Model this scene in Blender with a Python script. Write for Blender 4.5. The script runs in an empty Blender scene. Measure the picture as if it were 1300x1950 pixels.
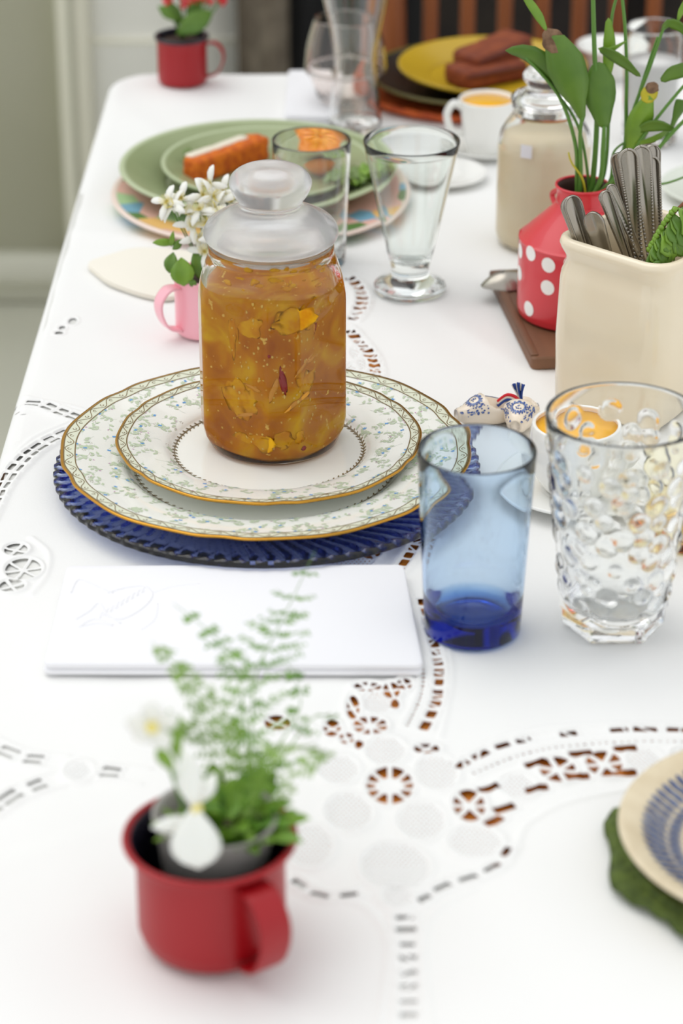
import bpy, math, random
import numpy as np
from mathutils import Vector, Matrix, noise as mnoise

# ------------------------------------------------------------------ camera, sky, sun, exposure
scene = bpy.context.scene
COL = scene.collection
TZ = 0.75                      # table height (top of the cloth)
CAM_H = 0.76                   # camera above the table
FPX = 4900.0                   # focal length in pixels of a 1300 x 1950 frame
PITCH = math.radians(27.0)
cam_d = bpy.data.cameras.new('camera')
cam = bpy.data.objects.new('camera', cam_d); COL.objects.link(cam)
cam.location = (0, 0, TZ + CAM_H)
cam.rotation_euler = (math.pi / 2 - PITCH, 0, 0)
cam_d.sensor_fit = 'VERTICAL'; cam_d.sensor_height = 36.0; cam_d.sensor_width = 24.0
cam_d.lens = FPX / 1950.0 * 36.0
cam_d.clip_start = 0.05
cam_d.dof.use_dof = True
cam_d.dof.focus_distance = 1.72
cam_d.dof.aperture_fstop = 5.8
scene.camera = cam

world = bpy.data.worlds.new('overcast_sky'); scene.world = world
world.use_nodes = True
bg = world.node_tree.nodes['Background']
bg.inputs[0].default_value = (0.97, 0.985, 1.0, 1); bg.inputs[1].default_value = 0.82
sun_d = bpy.data.lights.new('sun', 'SUN'); sun = bpy.data.objects.new('sun', sun_d); COL.objects.link(sun)
sun_d.energy = 0.85; sun_d.angle = math.radians(50); sun_d.color = (1.0, 0.985, 0.96)
sun.rotation_euler = Vector((0.40, -0.22, -1.0)).to_track_quat('-Z', 'Y').to_euler()
scene.view_settings.view_transform = 'Standard'; scene.view_settings.look = 'None'
scene.view_settings.gamma = 1.0; scene.view_settings.use_curve_mapping = False
scene.view_settings.exposure = 0.2
try:
    cy = scene.cycles
    cy.use_denoising = True; cy.max_bounces = 20; cy.transmission_bounces = 16; cy.transparent_max_bounces = 16
    cy.glossy_bounces = 6; cy.diffuse_bounces = 5; cy.sample_clamp_indirect = 6.0
except Exception: pass
random.seed(7)
PI = math.pi

# ------------------------------------------------------------------ measuring helpers (camera maths used to read real positions)
def ray(px, py):
    u = (px - 650) / FPX; v = (975 - py) / FPX
    return (u, math.cos(PITCH) + v * math.sin(PITCH), -math.sin(PITCH) + v * math.cos(PITCH))
def P(px, py, z=0.0):          # point on the plane z above the table
    d = ray(px, py); t = (CAM_H - z) / -d[2]
    return Vector((d[0] * t, d[1] * t, TZ + z))
def PY(px, py, Y):             # point at distance Y along the table
    d = ray(px, py); t = Y / d[1]
    return Vector((d[0] * t, Y, TZ + CAM_H + d[2] * t))
def ZR(Y, row):                # height above the table seen at this row for distance Y
    d = ray(650, row); return CAM_H + d[2] / d[1] * Y
def lin(c):
    c /= 255.0
    return c / 12.92 if c <= 0.04045 else ((c + 0.055) / 1.055) ** 2.4
def C(r, g, b): return (lin(r), lin(g), lin(b), 1.0)

# ------------------------------------------------------------------ materials
MATS = {}
def mat(name, col, rough=0.5, col2=None, scale=40.0, detail=3.0, bump=0.0, bscale=None, lo=0.35, hi=0.65, stretch=None, **kw):
    if name in MATS: return MATS[name]
    m = bpy.data.materials.new(name); m.use_nodes = True; MATS[name] = m
    nt = m.node_tree; b = nt.nodes['Principled BSDF']
    b.inputs['Base Color'].default_value = col; b.inputs['Roughness'].default_value = rough
    for k, v in kw.items(): b.inputs[k.replace('_', ' ')].default_value = v
    tc = nt.nodes.new('ShaderNodeTexCoord'); vec = tc.outputs['Object']
    if stretch:
        mp = nt.nodes.new('ShaderNodeMapping'); mp.inputs['Scale'].default_value = stretch
        nt.links.new(vec, mp.inputs['Vector']); vec = mp.outputs['Vector']
    if col2 is not None:
        n = nt.nodes.new('ShaderNodeTexNoise'); n.inputs['Scale'].default_value = scale; n.inputs['Detail'].default_value = detail
        nt.links.new(vec, n.inputs['Vector'])
        r = nt.nodes.new('ShaderNodeValToRGB')
        r.color_ramp.elements[0].position = lo; r.color_ramp.elements[0].color = col
        r.color_ramp.elements[1].position = hi; r.color_ramp.elements[1].color = col2
        nt.links.new(n.outputs['Fac'], r.inputs['Fac']); nt.links.new(r.outputs['Color'], b.inputs['Base Color'])
    if bump:
        n2 = nt.nodes.new('ShaderNodeTexNoise'); n2.inputs['Scale'].default_value = bscale or scale; n2.inputs['Detail'].default_value = 4
        nt.links.new(vec, n2.inputs['Vector'])
        bp = nt.nodes.new('ShaderNodeBump'); bp.inputs['Strength'].default_value = bump; bp.inputs['Distance'].default_value = 0.002
        nt.links.new(n2.outputs['Fac'], bp.inputs['Height']); nt.links.new(bp.outputs['Normal'], b.inputs['Normal'])
    return m
def glass(name, col=(1, 1, 1, 1), rough=0.0, ior=1.45, absorb=None, density=0.0, bump=0.0, bscale=60):
    if name in MATS: return MATS[name]
    m = mat(name, col, rough, IOR=ior, bump=bump, bscale=bscale)
    m.node_tree.nodes['Principled BSDF'].inputs['Transmission Weight'].default_value = 1.0
    if absorb:
        va = m.node_tree.nodes.new('ShaderNodeVolumeAbsorption')
        va.inputs['Color'].default_value = absorb; va.inputs['Density'].default_value = density
        m.node_tree.links.new(va.outputs[0], m.node_tree.nodes['Material Output'].inputs['Volume'])
    return m

# ------------------------------------------------------------------ mesh helpers
class MB:
    def __init__(s): s.v = []; s.f = []; s.m = []
    def add(s, v, f, mi=0):
        o = len(s.v); s.v += [tuple(p) for p in v]; s.f += [tuple(i + o for i in q) for q in f]
        s.m += (list(mi) if isinstance(mi, (list, tuple)) else [mi] * len(f)); return s
def link(name, me, parent=None, loc=None, rot=None):
    o = bpy.data.objects.new(name, me); COL.objects.link(o)
    if parent is not None: o.parent = parent
    if loc is not None: o.location = loc
    if rot is not None: o.rotation_euler = rot
    return o
def mesh(name, mb, mats, smooth=True):
    me = bpy.data.meshes.new(name); me.from_pydata(mb.v, [], mb.f)
    for m in (mats if isinstance(mats, (list, tuple)) else [mats]): me.materials.append(m)
    if any(mb.m): me.polygons.foreach_set('material_index', mb.m)
    if smooth: me.polygons.foreach_set('use_smooth', [True] * len(me.polygons))
    me.validate(); me.update(); return me
def build(name, mb, mats, parent=None, loc=None, rot=None, smooth=True, sharp=None):
    me = mesh(name, mb, mats, smooth)
    if sharp is not None: me.set_sharp_from_angle(angle=math.radians(sharp))
    return link(name, me, parent, loc, rot)
def tag(o, label, cat, group=None):
    o['label'] = label; o['category'] = cat
    if group: o['group'] = group
    return o
def thing(name, label, cat, loc, rz=0.0, group=None, rot=None):
    o = bpy.data.objects.new(name, None); COL.objects.link(o); o.empty_display_size = 0.02
    o.location = loc; o.rotation_euler = rot if rot is not None else (0, 0, rz)
    return tag(o, label, cat, group)
def structure(o): o['kind'] = 'structure'; return o

def lathe(prof, n=96, shape=None, mi=0, closed=False):
    """spin (r, z) points; r == 0 gives a pole; shape(theta, r, z) -> r, z"""
    v = []; f = []; ids = []; fm = []
    for (r, z) in prof:
        if r <= 1e-9: ids.append([len(v)]); v.append((0, 0, z))
        else:
            row = []
            for i in range(n):
                t = 2 * PI * i / n; rr, zz = (r, z) if shape is None else shape(t, r, z)
                row.append(len(v)); v.append((rr * math.cos(t), rr * math.sin(t), zz))
            ids.append(row)
    pairs = list(zip(ids[:-1], ids[1:])) + ([(ids[-1], ids[0])] if closed else [])
    for k, (a, b) in enumerate(pairs):
        q = mi[k] if isinstance(mi, (list, tuple)) else mi
        for i in range(n):
            j = (i + 1) % n
            if len(a) == 1 and len(b) == 1: break
            if len(a) == 1: f.append((a[0], b[i], b[j]))
            elif len(b) == 1: f.append((a[i], b[0], a[j]))
            else: f.append((a[i], b[i], b[j], a[j]))
            fm.append(q)
    vv = np.array(v); vol = 0.0
    T3 = np.array([q[:3] for q in f] + [(q[0], q[2], q[3]) for q in f if len(q) == 4])
    vol = float((vv[T3[:, 0]] * np.cross(vv[T3[:, 1]], vv[T3[:, 2]])).sum())
    if vol < 0: f = [tuple(reversed(q)) for q in f]
    m = MB(); m.add(v, f, fm); return m
def smooth_prof(pts, k=6):
    """Catmull-Rom through (r, z) points"""
    out = []; n = len(pts)
    for i in range(n - 1):
        p0 = pts[max(i - 1, 0)]; p1 = pts[i]; p2 = pts[i + 1]; p3 = pts[min(i + 2, n - 1)]
        for j in range(k):
            t = j / k
            out.append(tuple(0.5 * (2 * p1[d] + (p2[d] - p0[d]) * t + (2 * p0[d] - 5 * p1[d] + 4 * p2[d] - p3[d]) * t * t + (3 * p1[d] - p0[d] - 3 * p2[d] + p3[d]) * t ** 3) for d in range(len(p1))))
    out.append(tuple(pts[-1])); return out
def frames(pts):
    pts = [Vector(p) for p in pts]; n = len(pts); T = []
    for i in range(n): T.append((pts[min(i + 1, n - 1)] - pts[max(i - 1, 0)]).normalized())
    up = Vector((0, 0, 1)) if abs(T[0].z) < 0.9 else Vector((1, 0, 0))
    N = [(up - T[0] * up.dot(T[0])).normalized()]
    for i in range(1, n):
        w = N[-1] - T[i] * N[-1].dot(T[i]); N.append(w.normalized())
    return pts, T, N
def tube(pts, rad, n=8, sx=1.0, caps=True):
    pts, T, N = frames(pts); v = []; f = []; m = len(pts)
    for i in range(m):
        r = rad[i] if isinstance(rad, (list, tuple)) else rad
        B = T[i].cross(N[i])
        for k in range(n):
            a = 2 * PI * k / n; v.append(pts[i] + N[i] * (math.cos(a) * r) + B * (math.sin(a) * r * sx))
    for i in range(m - 1):
        for k in range(n):
            j = (k + 1) % n; f.append((i * n + k, i * n + j, (i + 1) * n + j, (i + 1) * n + k))
    if caps: f.append(tuple(reversed(range(n)))); f.append(tuple((m - 1) * n + k for k in range(n)))
    b = MB(); b.add(v, f); return b
def curve(pts, k=8): return [Vector(p) for p in smooth_prof([tuple(p) for p in pts], k)]
def leaf(pts, hw, side, fold=0.15, thick=0.0, nx=4):
    """blade along pts, half-widths hw, side = rough sideways direction; folded about its rib; solid when thick"""
    pts = [Vector(p) for p in pts]; n = len(pts); v = []; f = []; W = nx + 1
    for i in range(n):
        T = (pts[min(i + 1, n - 1)] - pts[max(i - 1, 0)]).normalized()
        S = (Vector(side) - T * Vector(side).dot(T)).normalized(); N = T.cross(S)
        for k in range(W):
            q = 2 * k / nx - 1; v.append(pts[i] + S * (q * hw[i]) + N * (abs(q) * hw[i] * fold))
    for i in range(n - 1):
        for k in range(nx): f.append((i * W + k, i * W + k + 1, (i + 1) * W + k + 1, (i + 1) * W + k))
    b = MB(); b.add(v, f)
    if thick:
        T = (pts[-1] - pts[0]).normalized(); S = (Vector(side) - T * Vector(side).dot(T)).normalized(); N = T.cross(S) * thick
        o = len(v); b.add([p - N for p in v], [tuple(reversed(q)) for q in f])
        edge = [i * W for i in range(n)] + [(n - 1) * W + k for k in range(1, W)] + [i * W + nx for i in range(n - 2, -1, -1)] + [k for k in range(nx - 1, 0, -1)]
        for a, c in zip(edge, edge[1:] + edge[:1]): b.f.append((a, c, c + o, a + o)); b.m.append(0)
    return b
def leafshape(n, w, p=0.45, tip=1.0):
    """half-width list: bulge peaking at fraction p"""
    out = []
    for i in range(n):
        t = i / (n - 1); out.append(max(w * (math.sin(PI * t ** (math.log(0.5) / math.log(p)))) ** 0.8, w * 0.03))
    return out
def box(x0, x1, y0, y1, z0, z1, bev=0.0):
    b = MB()
    if bev <= 0:
        v = [(x, y, z) for z in (z0, z1) for y in (y0, y1) for x in (x0, x1)]
        b.add(v, [(0, 2, 3, 1), (4, 5, 7, 6), (0, 1, 5, 4), (2, 6, 7, 3), (0, 4, 6, 2), (1, 3, 7, 5)]); return b
    v = []; rows = [(z0, bev), (z0 + bev, 0), (z1 - bev, 0), (z1, bev)]
    for z, i in rows:
        c = bev
        for (x, y, sx, sy) in ((x0 + i, y0 + i, 1, 1), (x1 - i, y0 + i, -1, 1), (x1 - i, y1 - i, -1, -1), (x0 + i, y1 - i, 1, -1)):
            p1 = (x, y + sy * c, z); p2 = (x + sx * c, y, z)
            v += [p1, p2] if sx * sy > 0 else [p2, p1]
    f = [tuple(reversed(range(8)))] + [tuple(range(24, 32))]
    for k in range(3):
        for i in range(8): j = (i + 1) % 8; f.append((k * 8 + i, k * 8 + j, k * 8 + 8 + j, k * 8 + 8 + i))
    b.add(v, f); return b
def xform(mb, M):
    mb.v = [tuple(M @ Vector(p)) for p in mb.v]; return mb
def merge(*mbs):
    b = MB()
    for k in mbs: b.add(k.v, k.f, k.m)
    return b
def blob(r, sz=1.0, seed=0, amp=0.2, n=14, m=9, freq=1.5):
    """lumpy closed ball"""
    prof = [(0, -r)] + [(r * math.sin(PI * i / m), -r * math.cos(PI * i / m)) for i in range(1, m)] + [(0, r)]
    b = lathe(prof, n); out = []
    for p in b.v:
        q = Vector(p); k = 1 + amp * mnoise.noise(q / r * freq + Vector((seed * 3.1, seed * 1.7, seed)))
        out.append((q.x * k, q.y * k, q.z * k * sz))
    b.v = out; return b

# ------------------------------------------------------------------ material library
M_cloth = mat('white_cotton', C(240, 240, 238), 0.85, bump=0.10, bscale=700, Sheen_Weight=0.1)
M_lace = M_cloth
M_linen = mat('white_linen', C(240, 240, 243), 0.8, bump=0.08, bscale=900)
M_cream_linen = mat('cream_linen', C(240, 235, 222), 0.85, bump=0.1, bscale=500)
M_wood = mat('table_wood', C(172, 96, 22), 0.45, C(214, 136, 44), scale=14, stretch=(1, 0.12, 1), bump=0.1)
M_darkwood = mat('board_wood', C(98, 66, 46), 0.55, C(132, 92, 64), scale=26, stretch=(1, 0.1, 1), bump=0.2)
M_chair = mat('chair_wood', C(120, 62, 22), 0.45, C(150, 82, 32), scale=20, stretch=(1, 1, 0.15))
M_red = mat('red_enamel', C(160, 8, 20), 0.38)
M_red2 = mat('bright_red_enamel', C(214, 50, 60), 0.3, Coat_Weight=0.3)
M_pink = mat('pink_enamel', C(252, 184, 196), 0.3, Coat_Weight=0.2)
M_navy = mat('dark_enamel', C(26, 24, 38), 0.3)
M_soil = mat('soil', C(40, 26, 20), 0.95, C(70, 48, 34), scale=200, bump=0.6, bscale=300)
M_glass = glass('clear_glass', (0.99, 1.0, 0.995, 1))
M_glassg = glass('greenish_glass', (0.955, 0.985, 0.97, 1))
M_jarglass = glass('jar_glass', (0.985, 0.99, 0.985, 1), ior=1.30)
M_frost = glass('hazy_glass', (0.99, 0.99, 0.985, 1), rough=0.2, ior=1.33, bump=0.06, bscale=120)
M_frost.node_tree.nodes['Principled BSDF'].inputs['Transmission Weight'].default_value = 0.8
M_pinkglass = glass('pinkish_glass', (0.975, 0.93, 0.90, 1))
M_blueglass = glass('blue_glass', (1, 1, 1, 1), absorb=(0.0, 0.45, 0.84, 1), density=150.0)
M_charger = glass('cobalt_glass', (1, 1, 1, 1), ior=1.5, absorb=(0.0, 0.25, 0.93, 1), density=85.0)
M_orangeglass = glass('orange_glass', (1, 1, 1, 1), absorb=(1.0, 0.84, 0.10, 1), density=150.0)
M_white = mat('white_glaze', C(244, 244, 240), 0.15, Coat_Weight=0.3)
M_china = mat('bone_china', C(244, 245, 238), 0.12, Coat_Weight=0.3)
M_gold = mat('gold_rim', C(205, 150, 55), 0.22, Metallic=0.85)
M_bandgreen = mat('pale_green_band', C(226, 230, 208), 0.2)
M_scroll = mat('brown_scroll', C(124, 104, 66), 0.3)
M_leafprint = mat('leaf_print', C(198, 212, 184), 0.25)
M_blueprint = mat('blue_flower_print', C(104, 166, 228), 0.25)
M_pinkprint = mat('pink_print', C(205, 160, 195), 0.25)
M_stemprint = mat('stem_print', C(224, 230, 222), 0.25)
M_cream = mat('cream_glaze', C(240, 228, 202), 0.18, C(236, 220, 190), scale=9, Coat_Weight=0.4)
M_milk = mat('cream_filling', C(254, 240, 208), 0.4, C(252, 232, 196), scale=20)
M_whitemilk = mat('milk', C(240, 238, 236), 0.3)
M_juice = mat('orange_juice', C(253, 182, 20), 0.25, Subsurface_Weight=0.2)
M_greenplate = mat('sage_glaze', C(156, 168, 126), 0.3, C(142, 154, 110), scale=12)
M_greenrim = mat('sage_rim', C(186, 198, 160), 0.3)
M_yellow = mat('mustard_glaze', C(192, 158, 34), 0.3)
M_olive = mat('olive_glaze', C(92, 84, 28), 0.3)
M_dark = mat('dark_glaze', C(44, 36, 30), 0.25)
M_wicker = mat('orange_wicker', C(214, 98, 30), 0.6, C(178, 70, 20), scale=80)
M_stone = mat('stoneware', C(214, 198, 166), 0.4, C(226, 212, 182), scale=60)
M_stoneblue = mat('stoneware_blue', C(70, 100, 150), 0.4, C(40, 66, 118), scale=150)
M_mat = mat('green_placemat', C(92, 110, 46), 0.9, C(66, 82, 34), scale=160, bump=0.8, bscale=350)
M_cake = mat('orange_cake', C(226, 120, 14), 0.8, C(190, 84, 8), scale=160, bump=0.9, bscale=220)
M_icing = mat('icing', C(235, 226, 206), 0.5)
M_toast = mat('brown_bread', C(140, 66, 26), 0.7, C(112, 44, 18), scale=60, bump=0.6, bscale=140)
M_orange = mat('orange_flesh', C(246, 168, 20), 0.35, C(232, 130, 10), scale=60)
M_salad = mat('salad_green', C(96, 122, 62), 0.5, C(132, 152, 92), scale=60, Subsurface_Weight=0.1)
M_leaf = mat('leaf_green', C(100, 136, 46), 0.4, C(80, 118, 36), scale=30)
M_leafl = mat('leaf_light', C(126, 164, 46), 0.4, C(104, 142, 46), scale=40)
M_leafy = mat('leaf_yellow', C(196, 184, 44), 0.5)
M_leafb = mat('leaf_brown', C(140, 110, 84), 0.8, C(104, 78, 56), scale=200)
M_stem = mat('stem_green', C(92, 136, 52), 0.45)
M_fern = mat('fern_green', C(112, 156, 40), 0.5, C(88, 136, 30), scale=60)
M_moss = mat('moss_green', C(128, 164, 56), 0.7, C(96, 134, 40), scale=80)
M_petal = mat('white_petal', C(246, 246, 238), 0.5, Subsurface_Weight=0.1)
M_petalred = mat('red_petal', C(222, 40, 52), 0.5)
M_stamen = mat('stamen', C(236, 222, 130), 0.6)
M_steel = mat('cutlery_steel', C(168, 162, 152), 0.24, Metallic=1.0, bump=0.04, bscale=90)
M_clog = mat('cream_porcelain', C(240, 226, 206), 0.2, Coat_Weight=0.3)
M_delft = mat('delft_blue', C(58, 84, 150), 0.25, C(120, 142, 190), scale=500, lo=0.45, hi=0.62)
M_cordr = mat('red_cord', C(206, 30, 44), 0.8); M_cordb = mat('blue_cord', C(40, 72, 150), 0.8); M_cordw = mat('white_cord', C(225, 222, 214), 0.8)
M_label = mat('white_label', C(236, 236, 240), 0.6)
M_plastic = mat('plastic_pot', C(216, 212, 206), 0.3, Transmission_Weight=0.55)
M_wallw = mat('white_paint', C(251, 251, 247), 0.6)
M_doorg = mat('grey_green_paint', C(204, 204, 184), 0.6, C(210, 210, 192), scale=3)
M_trimg = mat('grey_trim', C(238, 236, 220), 0.6)
M_skirt = mat('skirting', C(206, 206, 190), 0.6)
M_floor = mat('floor_tile', C(226, 226, 212), 0.45, C(220, 220, 206), scale=4)
M_grout = mat('grout', C(170, 170, 156), 0.8)
M_curtain = mat('taupe_curtain', C(128, 118, 104), 0.9, C(100, 90, 78), scale=30)
M_black = mat('doorway_black', C(14, 14, 18), 0.9)
M_recessdark = mat('recess_darkness', C(36, 28, 30), 0.7, C(52, 44, 40), scale=9)  # unlit room beyond the opening: its darkness is put into this colour

# ================================================================== THE SETTING
WY = 3.68
def wx(px, Y=WY, row=300): return PY(px, row, Y).x
fl = structure(build('floor', box(-2.6, 2.6, -1.2, 4.6, -0.08, 0.0), M_floor)); fl['label'] = 'pale grey floor beside the table'
x_a, x_b, x_c = wx(128), wx(182), wx(463)
wl = structure(build('wall_back', box(x_b, x_c, WY, WY + 0.12, 0, 2.5), M_wallw)); wl['label'] = 'white painted wall behind the far left corner of the table'
g = build('panel_groove', box(x_b, x_c, WY - 0.004, WY + 0.01, 0.408, 0.418), M_trimg, wl)
d1 = structure(build('door_1', box(-2.4, x_a - 0.005, WY + 0.02, WY + 0.09, 0.075, 2.4), M_doorg)); d1['label'] = 'grey green door panel at the left of the white wall'
t1 = structure(build('trim_1', box(x_a - 0.005, x_b, WY - 0.015, WY + 0.1, 0, 2.4, 0.006), M_trimg)); t1['label'] = 'grey door casing between door and white wall'
build('casing_bead', box(x_a + 0.012, x_a + 0.02, WY - 0.022, WY - 0.014, 0, 2.4), M_skirt, t1)
bb = structure(build('baseboard_back', box(-2.4, x_a - 0.006, WY - 0.01, WY + 0.1, 0, 0.075, 0.004), M_skirt)); bb['label'] = 'grey threshold strip below the door'
build('threshold_lip', box(-2.4, x_a - 0.006, WY - 0.016, WY - 0.01, 0.03, 0.042), M_doorg, bb)
wr = structure(build('wall_recess', box(x_c + 0.0, 2.4, 4.25, 4.37, 0, 2.5), M_recessdark)); wr['label'] = 'recess wall behind the wooden chair, coloured dark for the unlit room'
for i in range(5): build('panel', box(x_c + 0.30 + i * 0.36, x_c + 0.62 + i * 0.36, 4.238, 4.25, 0.12, 2.3, 0.004), M_recessdark, wr)
# curtain: taupe folds; beside it a black sheet stands in for the doorway's darkness
def drape(x0, x1, Y, amp, n, z0, z1, ph=0.0):
    b = MB(); v = []; f = []; k = n * 10
    for t, off in ((0, 0.0), (1, 0.004)):
        for i in range(k + 1):
            s = i / k; x = x0 + (x1 - x0) * s
            for z in (z0, (z0 + z1) / 2, z1):
                v.append((x, Y + off + amp * math.sin(2 * PI * n * s + ph) * (1.0 if z < z1 else 0.6), z))
    L = 3; o = (k + 1) * L
    for i in range(k):
        for j in range(2):
            a = i * L + j; f.append((a, a + L, a + L + 1, a + 1)); f.append((o + a, o + a + 1, o + a + L + 1, o + a + L))
        f.append((i * L, o + i * L, o + i * L + L, i * L + L))
    b.add(v, f); return b
cu = thing('curtain', 'taupe curtain hanging beside the white wall', 'curtain', (wx(500, 3.6), 3.6, 0))
build('cloth_panel', drape(-0.035, 0.04, 0, 0.018, 1, 0.02, 2.2, 0.6), M_curtain, cu)
build('hem', drape(-0.036, 0.041, -0.003, 0.018, 1, 0.02, 0.06, 0.6), M_curtain, cu)
cd = tag(build('doorway_dark', drape(-0.045, 0.20, 0, 0.015, 3, 0.02, 2.2), M_black, loc=(wx(565, 3.64), 3.64, 0)), 'black sheet standing in for the dark doorway between taupe curtain and chair', 'curtain')

# chair at the far end of the table
ch = thing('dining_chair', 'brown wooden spindle back chair at far end of table', 'chair', (0.262, 2.62, 0))
CHY = 0.14
for sx in (-1, 1):
    build('leg', tube([(sx * 0.20, CHY, 0), (sx * 0.20, CHY, 0.45)], [0.014, 0.018], 10), M_chair, ch)
    build('leg', tube([(sx * 0.19, -0.10 + 0.02, 0), (sx * 0.19, -0.08, 0.43)], [0.014, 0.02], 10), M_chair, ch)
    build('back_post', tube([(sx * 0.205, CHY, 0.43), (sx * 0.208, CHY + 0.012, 0.7), (sx * 0.21, CHY + 0.04, 0.98)], [0.018, 0.017, 0.013], 10), M_chair, ch)
build('seat', box(-0.22, 0.22, -0.13, 0.17, 0.43, 0.465, 0.01), M_chair, ch)
for z in (0.555, 0.93): build('back_rail', box(-0.20, 0.20, CHY + (z - 0.45) * 0.06 - 0.01, CHY + (z - 0.45) * 0.06 + 0.012, z - 0.02, z + 0.02, 0.006), M_chair, ch)
for i in range(9):
    x = -0.164 + i * 0.041
    build('spindle', tube([(x, CHY + 0.007, 0.57), (x, CHY + 0.012, 0.66), (x, CHY + 0.018, 0.75), (x, CHY + 0.028, 0.915)], [0.0055, 0.0085, 0.0085, 0.0055], 10), M_chair, ch)
build('stretcher', tube([(-0.2, 0.03, 0.2), (0.2, 0.03, 0.2)], 0.01, 8), M_chair, ch)

# ================================================================== TABLE AND CLOTH
ROT = -0.0103                       # the table stands very slightly turned
EX0, EX1, EY0, EY1, ERAD = -0.251, 0.62, 0.42, 2.446, 0.045
def to_table(x, y): return x * math.cos(ROT) + y * math.sin(ROT) * 1.0, -x * math.sin(ROT) + y * math.cos(ROT)
# local table axes: x' = x + ROT*y ; y' = y - ROT*x  (small turn)
tb = thing('dining_table', 'orange brown wooden dining table under the white lace cloth', 'table', (0.199, 1.431, 0), rz=ROT)
hw, hl = 0.427, 1.004
def rrect(hx, hy, r, n=8):
    out = []
    for cx, cy, a0 in ((hx - r, hy - r, 0), (-hx + r, hy - r, 90), (-hx + r, -hy + r, 180), (hx - r, -hy + r, 270)):
        for i in range(n + 1):
            a = math.radians(a0 + 90 * i / n); out.append((cx + r * math.cos(a), cy + r * math.sin(a)))
    return out
def slab(rings):
    """stack of closed 2-D rings [(pts, z)] with flat ends"""
    b = MB(); n = len(rings[0][0]); v = [(p[0], p[1], z) for pts, z in rings for p in pts]
    f = [tuple(reversed(range(n))), tuple(range((len(rings) - 1) * n, len(rings) * n))]
    for k in range(len(rings) - 1):
        for i in range(n): j = (i + 1) % n; f.append((k * n + i, k * n + j, k * n + n + j, k * n + n + i))
    b.add(v, f); return b
build('table_top', slab([(rrect(hw - .004, hl - .004, .04), TZ - .038), (rrect(hw, hl, .044), TZ - .033), (rrect(hw, hl, .044), TZ - .012), (rrect(hw - .006, hl - .006, .038), TZ - .0042)]), M_wood, tb, sharp=40)
for (sx, sy) in ((-1, -1), (1, -1), (1, 1), (-1, 1)):
    build('leg', tube([(sx * (hw - .07), sy * (hl - .08), 0), (sx * (hw - .07), sy * (hl - .08), TZ - 0.035)], [0.022, 0.03], 12), M_wood, tb)
for sy in (-1, 1): build('apron', box(-hw + .07, hw - .07, sy * (hl - .08) - .01, sy * (hl - .08) + .01, TZ - 0.12, TZ - 0.035), M_wood, tb)
for sx in (-1, 1): build('apron', box(sx * (hw - .07) - .01, sx * (hw - .07) + .01, -hl + .09, hl - .09, TZ - 0.12, TZ - 0.035), M_wood, tb)

# ---- cutwork fields on a fine grid of the flat cloth
DS = 0.0007; CELL = 8
GX0, GX1, GY0, GY1 = -0.2492, 0.3892, 0.84, 2.00
NX = int(round((GX1 - GX0) / (DS * CELL))) * CELL; NY = int(round((GY1 - GY0) / (DS * CELL))) * CELL
F = np.full((NX + 1, NY + 1), 1.0, np.float32); G = np.full((NX + 1, NY + 1), 1.0, np.float32)
def win(cx, cy, R):
    i0 = max(int((cx - R - GX0) / DS), 0); i1 = min(int((cx + R - GX0) / DS) + 2, NX + 1)
    j0 = max(int((cy - R - GY0) / DS), 0); j1 = min(int((cy + R - GY0) / DS) + 2, NY + 1)
    if i0 >= i1 or j0 >= j1: return None
    X, Y = np.meshgrid(GX0 + DS * np.arange(i0, i1) - cx, GY0 + DS * np.arange(j0, j1) - cy, indexing='ij')
    return (slice(i0, i1), slice(j0, j1)), X, Y
def hole(cx, cy, R, fn, ang=0.0, A=None):
    A = F if A is None else A
    w = win(cx, cy, R + 0.006)
    if w is None: return
    s, X, Y = w; c, n = math.cos(ang), math.sin(ang)
    A[s] = np.minimum(A[s], fn(X * c + Y * n, -X * n + Y * c))
def sd_box(a, b, r=0.0012):
    def fn(x, y):
        qx = np.abs(x) - a + r; qy = np.abs(y) - b + r
        return np.hypot(np.maximum(qx, 0), np.maximum(qy, 0)) + np.minimum(np.maximum(qx, qy), 0) - r
    return fn
def sd_ell(a, b): return lambda x, y: (np.sqrt((x / a) ** 2 + (y / b) ** 2) - 1) * min(a, b)
def sd_net(a, b, pitch=0.0027, r=0.00054):
    e = sd_ell(a, b)
    def fn(x, y):
        h = pitch * 0.8660; ry = np.round(y / h); sh = np.where(np.mod(ry, 2) == 1, pitch / 2, 0.0)
        dx = x - sh - pitch * np.round((x - sh) / pitch); dy = y - h * ry
        return np.maximum(e(x, y) + 0.0008, np.hypot(dx, dy) - r)
    return fn
def sd_spoke(a, b, k=3, w=0.0011, ph=0.3, hub=0.0):
    e = sd_ell(a, b)
    def fn(x, y):
        d = e(x, y)
        for i in range(k):
            t = ph + PI * i / k; d = np.maximum(d, w - np.abs(-x * math.sin(t) + y * math.cos(t)))
        if hub: d = np.maximum(d, hub - np.hypot(x, y))
        return d
    return fn
def px2(px, py): p = P(px, py); return p.x, p.y
def ridge_ell(cx, cy, a, b, ang=0.0):
    e = sd_ell(a, b); hole(cx, cy, max(a, b) + 0.006, lambda x, y: np.abs(e(x, y)), ang, G)
def ridge_line(pts):
    for (x0, y0), (x1, y1) in zip(pts[:-1], pts[1:]):
        L = math.hypot(x1 - x0, y1 - y0)
        def fn(x, y, L=L): return np.hypot(np.maximum(np.abs(x) - L / 2, 0), y)
        hole((x0 + x1) / 2, (y0 + y1) / 2, L / 2 + 0.004, fn, math.atan2(y1 - y0, x1 - x0), G)
rl = random.Random(3)
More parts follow.
